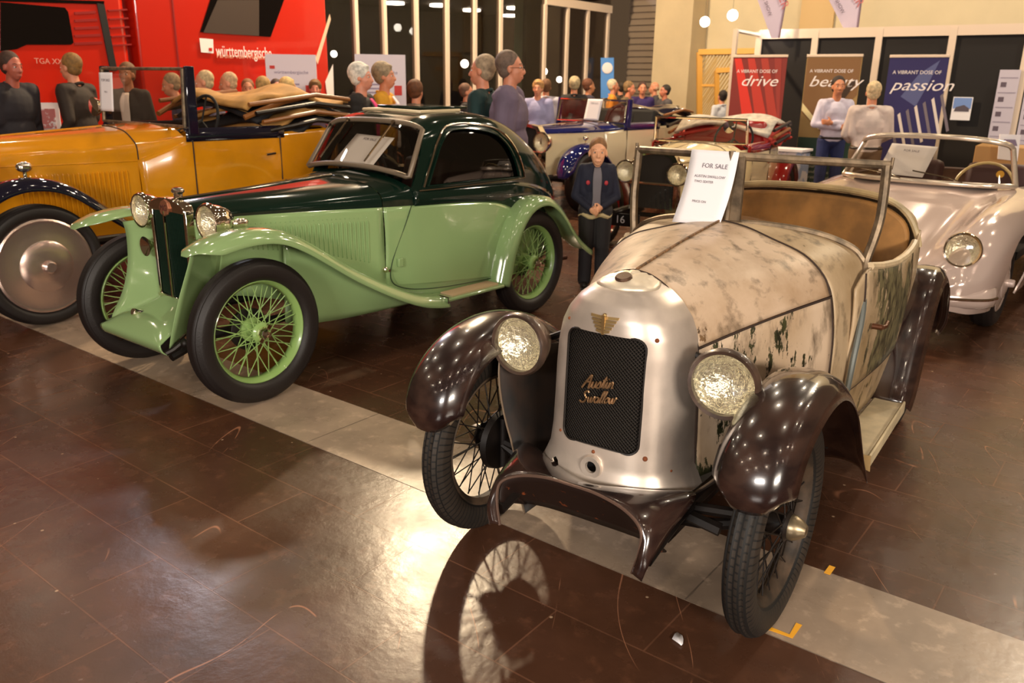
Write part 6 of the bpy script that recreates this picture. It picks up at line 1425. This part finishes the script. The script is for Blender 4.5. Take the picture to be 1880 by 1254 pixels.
    for sg in (1, -1):
        e = MB(); e.ell(H(.0735, sg*.031, .008), (.010*k, .0125*k, .0085*k), 12, HR); eo = e.build('eye', mat('eye_white', (214, 200, 190), .3), t)
        e = MB(); e.ell(H(.0815, sg*.031, .008), (.004*k, .0065*k, .0065*k), 10, HR); e.build('iris', mat('eye_dark', (36, 26, 20), .2), eo)
        e = MB(); e.tube([H(.085, sg*.016, .034), H(.083, sg*.033, .040), H(.068, sg*.050, .033)], (.0018 if child else .003)*k, 6); e.build('eyebrow', hm, t)
    e = MB(); e.tube([H(.0855, -.022, -.067), H(.0965, 0, -.068), H(.0855, .022, -.067)], .0035*k, 6); e.build('mouth', mat('lips', (150, 80, 70), .5), t)
    if glasses_:
        e = MB()
        for sg in (1, -1):
            c_ = H(.100, sg*.032, .006); yy = HR @ Vector((0, 1, 0)); e.tube([c_+yy*(.022*k*math.cos(a))+Vector((0, 0, .016*k*math.sin(a))) for a in np.linspace(0, 2*PI, 17)[:-1]], .0016, 5, closed=True)
            e.tube([H(.098, sg*.054, .008), H(.0, sg*.084, .006)], .0018, 5)
        e.build('spectacles', black_metal, t)
    return t

def head_at(px, py, Y, **k):
    """place a person so that the crown shows at a photo pixel, at distance Y"""
    p = at(px, py, Y); h = p.z; h = max(1.45, min(1.92, h))
    return p.x, p.y, h
def toward_cam(x, y): return math.atan2(-y, -x)
R = random.Random(11)
def ppl(px, py, Y, face, label, **k):
    x, y, h = head_at(px, py, Y); ln = k.get('lean', 0); h = h/(1-.43*(1-math.cos(ln))) if ln else h
    return person(x-math.sin(ln)*.6*math.cos(face), y-math.sin(ln)*.6*math.sin(face), h*1.0, face, label, **k)
L_, R__ = PI, 0.0; AW = PI/2; TC = -PI/2
# left group
ppl(16, 98, 7.9, TC+1.2, 'person in dark jacket cut by the left picture edge', top=(34, 28, 34), legs=(30, 26, 26), hair=(70, 46, 34), lean=.1, skinc=(180, 96, 76), bulk=1.15)
ppl(128, 101, 8.4, PI-.2, 'sandy-haired person in dark brown coat walking left past the lorry cab', top=(44, 30, 20), legs=(36, 28, 22), hair=(150, 110, 56), pose='walk', lean=.08, bulk=1.1)
ppl(231, 117, 9.2, TC, 'person in grey suit and tie behind the yellow tourer windscreen', top=(56, 44, 38), legs=(40, 34, 32), hair=(120, 84, 52), under=(214, 196, 186), skinc=(176, 112, 78))
tn = bpy.data.objects['person.002'] if 'person.002' in bpy.data.objects else None
ppl(312, 138, 9.3, PI+.5, 'person in blue-grey clothes bending behind the yellow tourer windscreen', top=(84, 84, 110), legs=(40, 40, 50), hair=(176, 146, 112), lean=.25)
ppl(374, 132, 9.0, PI+.2, 'balding fair-haired person in grey, left of the two leaning pale heads', top=(110, 104, 128), legs=(60, 56, 60), hair=(214, 184, 138), style='crop', lean=.2)
ppl(418, 135, 9.4, PI+.3, 'person with thin pale hair, right of the two leaning pale heads', top=(120, 104, 116), legs=(60, 56, 60), hair=(216, 176, 134), style='crop', lean=.2)
ppl(454, 147, 10.3, TC+.3, 'brown-haired person far behind by the red trailer', top=(90, 80, 110), hair=(140, 92, 56))
ppl(483, 144, 9.9, AW, 'fair-haired person seen from behind at the left edge of the white board', top=(70, 50, 44), hair=(186, 146, 84), style='full')
ppl(507, 147, 10.75, TC+.5, 'pink-faced dark-haired person in front of the white board', top=(120, 90, 90), hair=(70, 50, 44), skinc=(220, 140, 120))
ppl(528, 145, 10.3, R__+.6, 'blond person in front of the white board', top=(96, 84, 120), hair=(220, 184, 120), style='full')
ppl(578, 149, 11.2, TC+.2, 'brown-haired pink-faced person at the right edge of the white board', top=(110, 90, 110), hair=(120, 84, 40), style='full', skinc=(232, 150, 120))
# centre group behind the coupe
ppl(661, 119, 8.0, -.15, 'white-haired person in black jacket with a pink shirt, in profile', top=(30, 25, 24), legs=(30, 28, 30), hair=(240, 234, 224), style='full', under=(206, 40, 110), vox=.010, skinc=(226, 150, 122), bulk=1.1)
ppl(704, 118, 8.5, -.1, 'grey-haired person in yellow jacket and white shirt, in profile', top=(224, 160, 36), legs=(60, 56, 60), hair=(170, 148, 118), style='full', under=(236, 226, 236), vox=.010, skinc=(222, 146, 112))
ppl(763, 150, 9.2, AW-.4, 'short person with brown hair behind the roof of the green coupe', top=(40, 40, 36), legs=(36, 34, 34), hair=(110, 66, 36), style='full', vox=.012)
ppl(887, 104, 7.35, PI-.35, 'bald grey-haired person in dark green sweater turning left', top=(16, 50, 50), legs=(30, 32, 40), hair=(176, 152, 124), style='short', vox=.009, skinc=(216, 140, 108), turn=.1)
ppl(936, 97, 7.0, -.12, 'person with spectacles in grey-violet jacket, in profile facing right', top=(112, 96, 116), legs=(60, 56, 64), hair=(120, 98, 84), style='short', vox=.009, glasses_=True, bulk=1.3, skinc=(214, 140, 108))
ppl(988, 149, 12.4, TC-.2, 'person in pale blue shirt beside the blue and cream tourer', top=(158, 156, 196), legs=(60, 60, 80), hair=(190, 140, 84), style='full', jacket=False, bulk=1.1, vox=.012)
ppl(1003, 147, 13.2, AW, 'person in pale grey shirt behind the man in pale blue', top=(196, 188, 200), legs=(50, 50, 60), hair=(120, 80, 50), bulk=1.05)
ppl(856, 155, 11.5, R__, 'person mostly hidden left of the man in green', top=(40, 34, 34), hair=(120, 84, 64))
ppl(1055, 143, 13.5, AW, 'grey-haired person in dark coat in front of the glass doors', top=(34, 30, 30), hair=(196, 176, 136), style='full')
ppl(1081, 146, 14.1, R__+.3, 'tanned person in dark clothes in front of the glass doors', top=(50, 44, 60), hair=(120, 70, 44), skinc=(206, 136, 92))
ppl(1126, 147, 15.2, R__-.1, 'white-haired person in orange jacket by the blue poster', top=(232, 150, 46), hair=(230, 214, 180))
ppl(1140, 151, 16.4, AW+.5, 'dark-haired person between the orange jacket and the brown jacket', top=(70, 60, 50), hair=(56, 42, 28))
ppl(1156, 151, 14.3, -.35, 'person with brown hair in brown jacket leaning over the tourer windscreen', top=(112, 92, 66), legs=(60, 50, 44), hair=(150, 116, 74), bulk=1.1, lean=.12, skinc=(224, 140, 104))
ppl(1180, 152, 15.2, TC, 'dark-haired person in purple jacket with white stripe', top=(52, 32, 96), hair=(80, 50, 40), bulk=1.1)
ppl(1203, 151, 16.2, PI, 'bald person in dark grey in front of the roller door', top=(70, 66, 70), hair=(200, 160, 130), style='bald')
ppl(1222, 157, 15.4, PI+.3, 'dark-haired person in grey jacket in front of the cream column', top=(84, 78, 80), hair=(50, 42, 34), bulk=1.1, skinc=(200, 120, 90))
ppl(1327, 168, 14.6, AW+.4, 'person in white shirt seen through the side of the booth', top=(222, 224, 232), legs=(60, 70, 130), hair=(50, 38, 32), jacket=False)
# booth pair
ppl(1541, 142, 10.7, TC-.12, 'dark-haired person in white shirt and jeans standing with crossed arms', top=(226, 218, 238), legs=(38, 48, 96), hair=(50, 34, 24), pose='crossed', jacket=False, vox=.009, skinc=(214, 140, 100), group='pair of visitors in the booth')
ppl(1606, 152, 9.5, AW-.25, 'white-haired old person in cream shirt seen from behind', top=(222, 204, 196), legs=(120, 92, 66), hair=(230, 204, 160), jacket=False, vox=.009, bulk=1.12, pose='front', group='pair of visitors in the booth')
# the boy
fx = floor_at(1088, 500); cy = 6.35
pb_ = at(1099, 256, cy); 
boy = person(pb_.x, pb_.y, pb_.z, TC-.05, 'boy in dark blue jacket and grey shirt standing between the cars with hands together', top=(24, 26, 46), legs=(44, 40, 42), hair=(150, 104, 62), style='crop', pose='clasp', vox=.006, under=(112, 106, 112), group=None, child=True, skinc=(240, 176, 136))
K = pb_.z/1.75
for sg in (1, -1):
    b = MB(); b.ell((.122*K, sg*.105*K, 1.27*K), (.006, .015, .018), 10); b.build('red_emblem', mat('emblem_red', (170, 40, 50), .6), boy)
b = MB(); b.tube([(.128*K*math.cos(a), .178*K*math.sin(a), .885*K+.01*math.sin(5*a)) for a in np.linspace(0, 2*PI, 30)[:-1]], [.026*K]*29, 8, closed=True); b.build('shirt_hem', mat('cream_shirt_hem', (206, 186, 140), .8), boy)
for o in (bpy.data.objects.get('x'),): pass
# ================================================================== light
w = bpy.data.worlds.new('hall'); bpy.context.scene.world = w; w.use_nodes = True
w.node_tree.nodes['Background'].inputs[0].default_value = lin((255, 206, 158)); w.node_tree.nodes['Background'].inputs[1].default_value = .07
def plight(x, y, z, pw, col=(1, .84, .64), r=.12):
    d = bpy.data.lights.new('hall_lamp', 'POINT'); d.energy = pw; d.color = col; d.shadow_soft_size = r; o = bpy.data.objects.new('hall_lamp', d); C.objects.link(o); o.location = (x, y, z); return o
for i, x in enumerate((-9, -5.5, -2, 1.5, 5, 8.5)):
    for j, y in enumerate((-5, -1.5, 2, 5.5, 9, 12.5)):
        plight(x+.4*((i*3+j) % 3), y, 6.8+.3*((i+j) % 2), 66 if y > 4 else 34)
plight(-1.3, 12.6, 6.4, 2000, (1, .76, .48), .16)
plight(-6.3, 15.6, 7.0, 900, (.86, .86, 1.0), .5)
plight(7.5, 9.0, 6.5, 700, (1, .84, .62), .25)
def alight(loc, target, sx, sy, pw, col):
    d = bpy.data.lights.new('added_front_fill', 'AREA'); d.shape = 'RECTANGLE'; d.size = sx; d.size_y = sy; d.energy = pw; d.color = col; o = bpy.data.objects.new('added_front_fill', d); C.objects.link(o); o.location = loc
    o.rotation_euler = (Vector(target)-Vector(loc)).to_track_quat('-Z', 'Y').to_euler(); return o
alight((2.6, -4.6, 2.7), (.3, 3, .8), 2.2, .8, 360, (1, .88, .74))  # added fill from behind the camera, brightens the upright car fronts
alight((-3.0, -4.6, 2.9), (-1.5, 4, .8), 2.2, .8, 300, (1, .92, .84))  # second added fill, no real lamp stands here
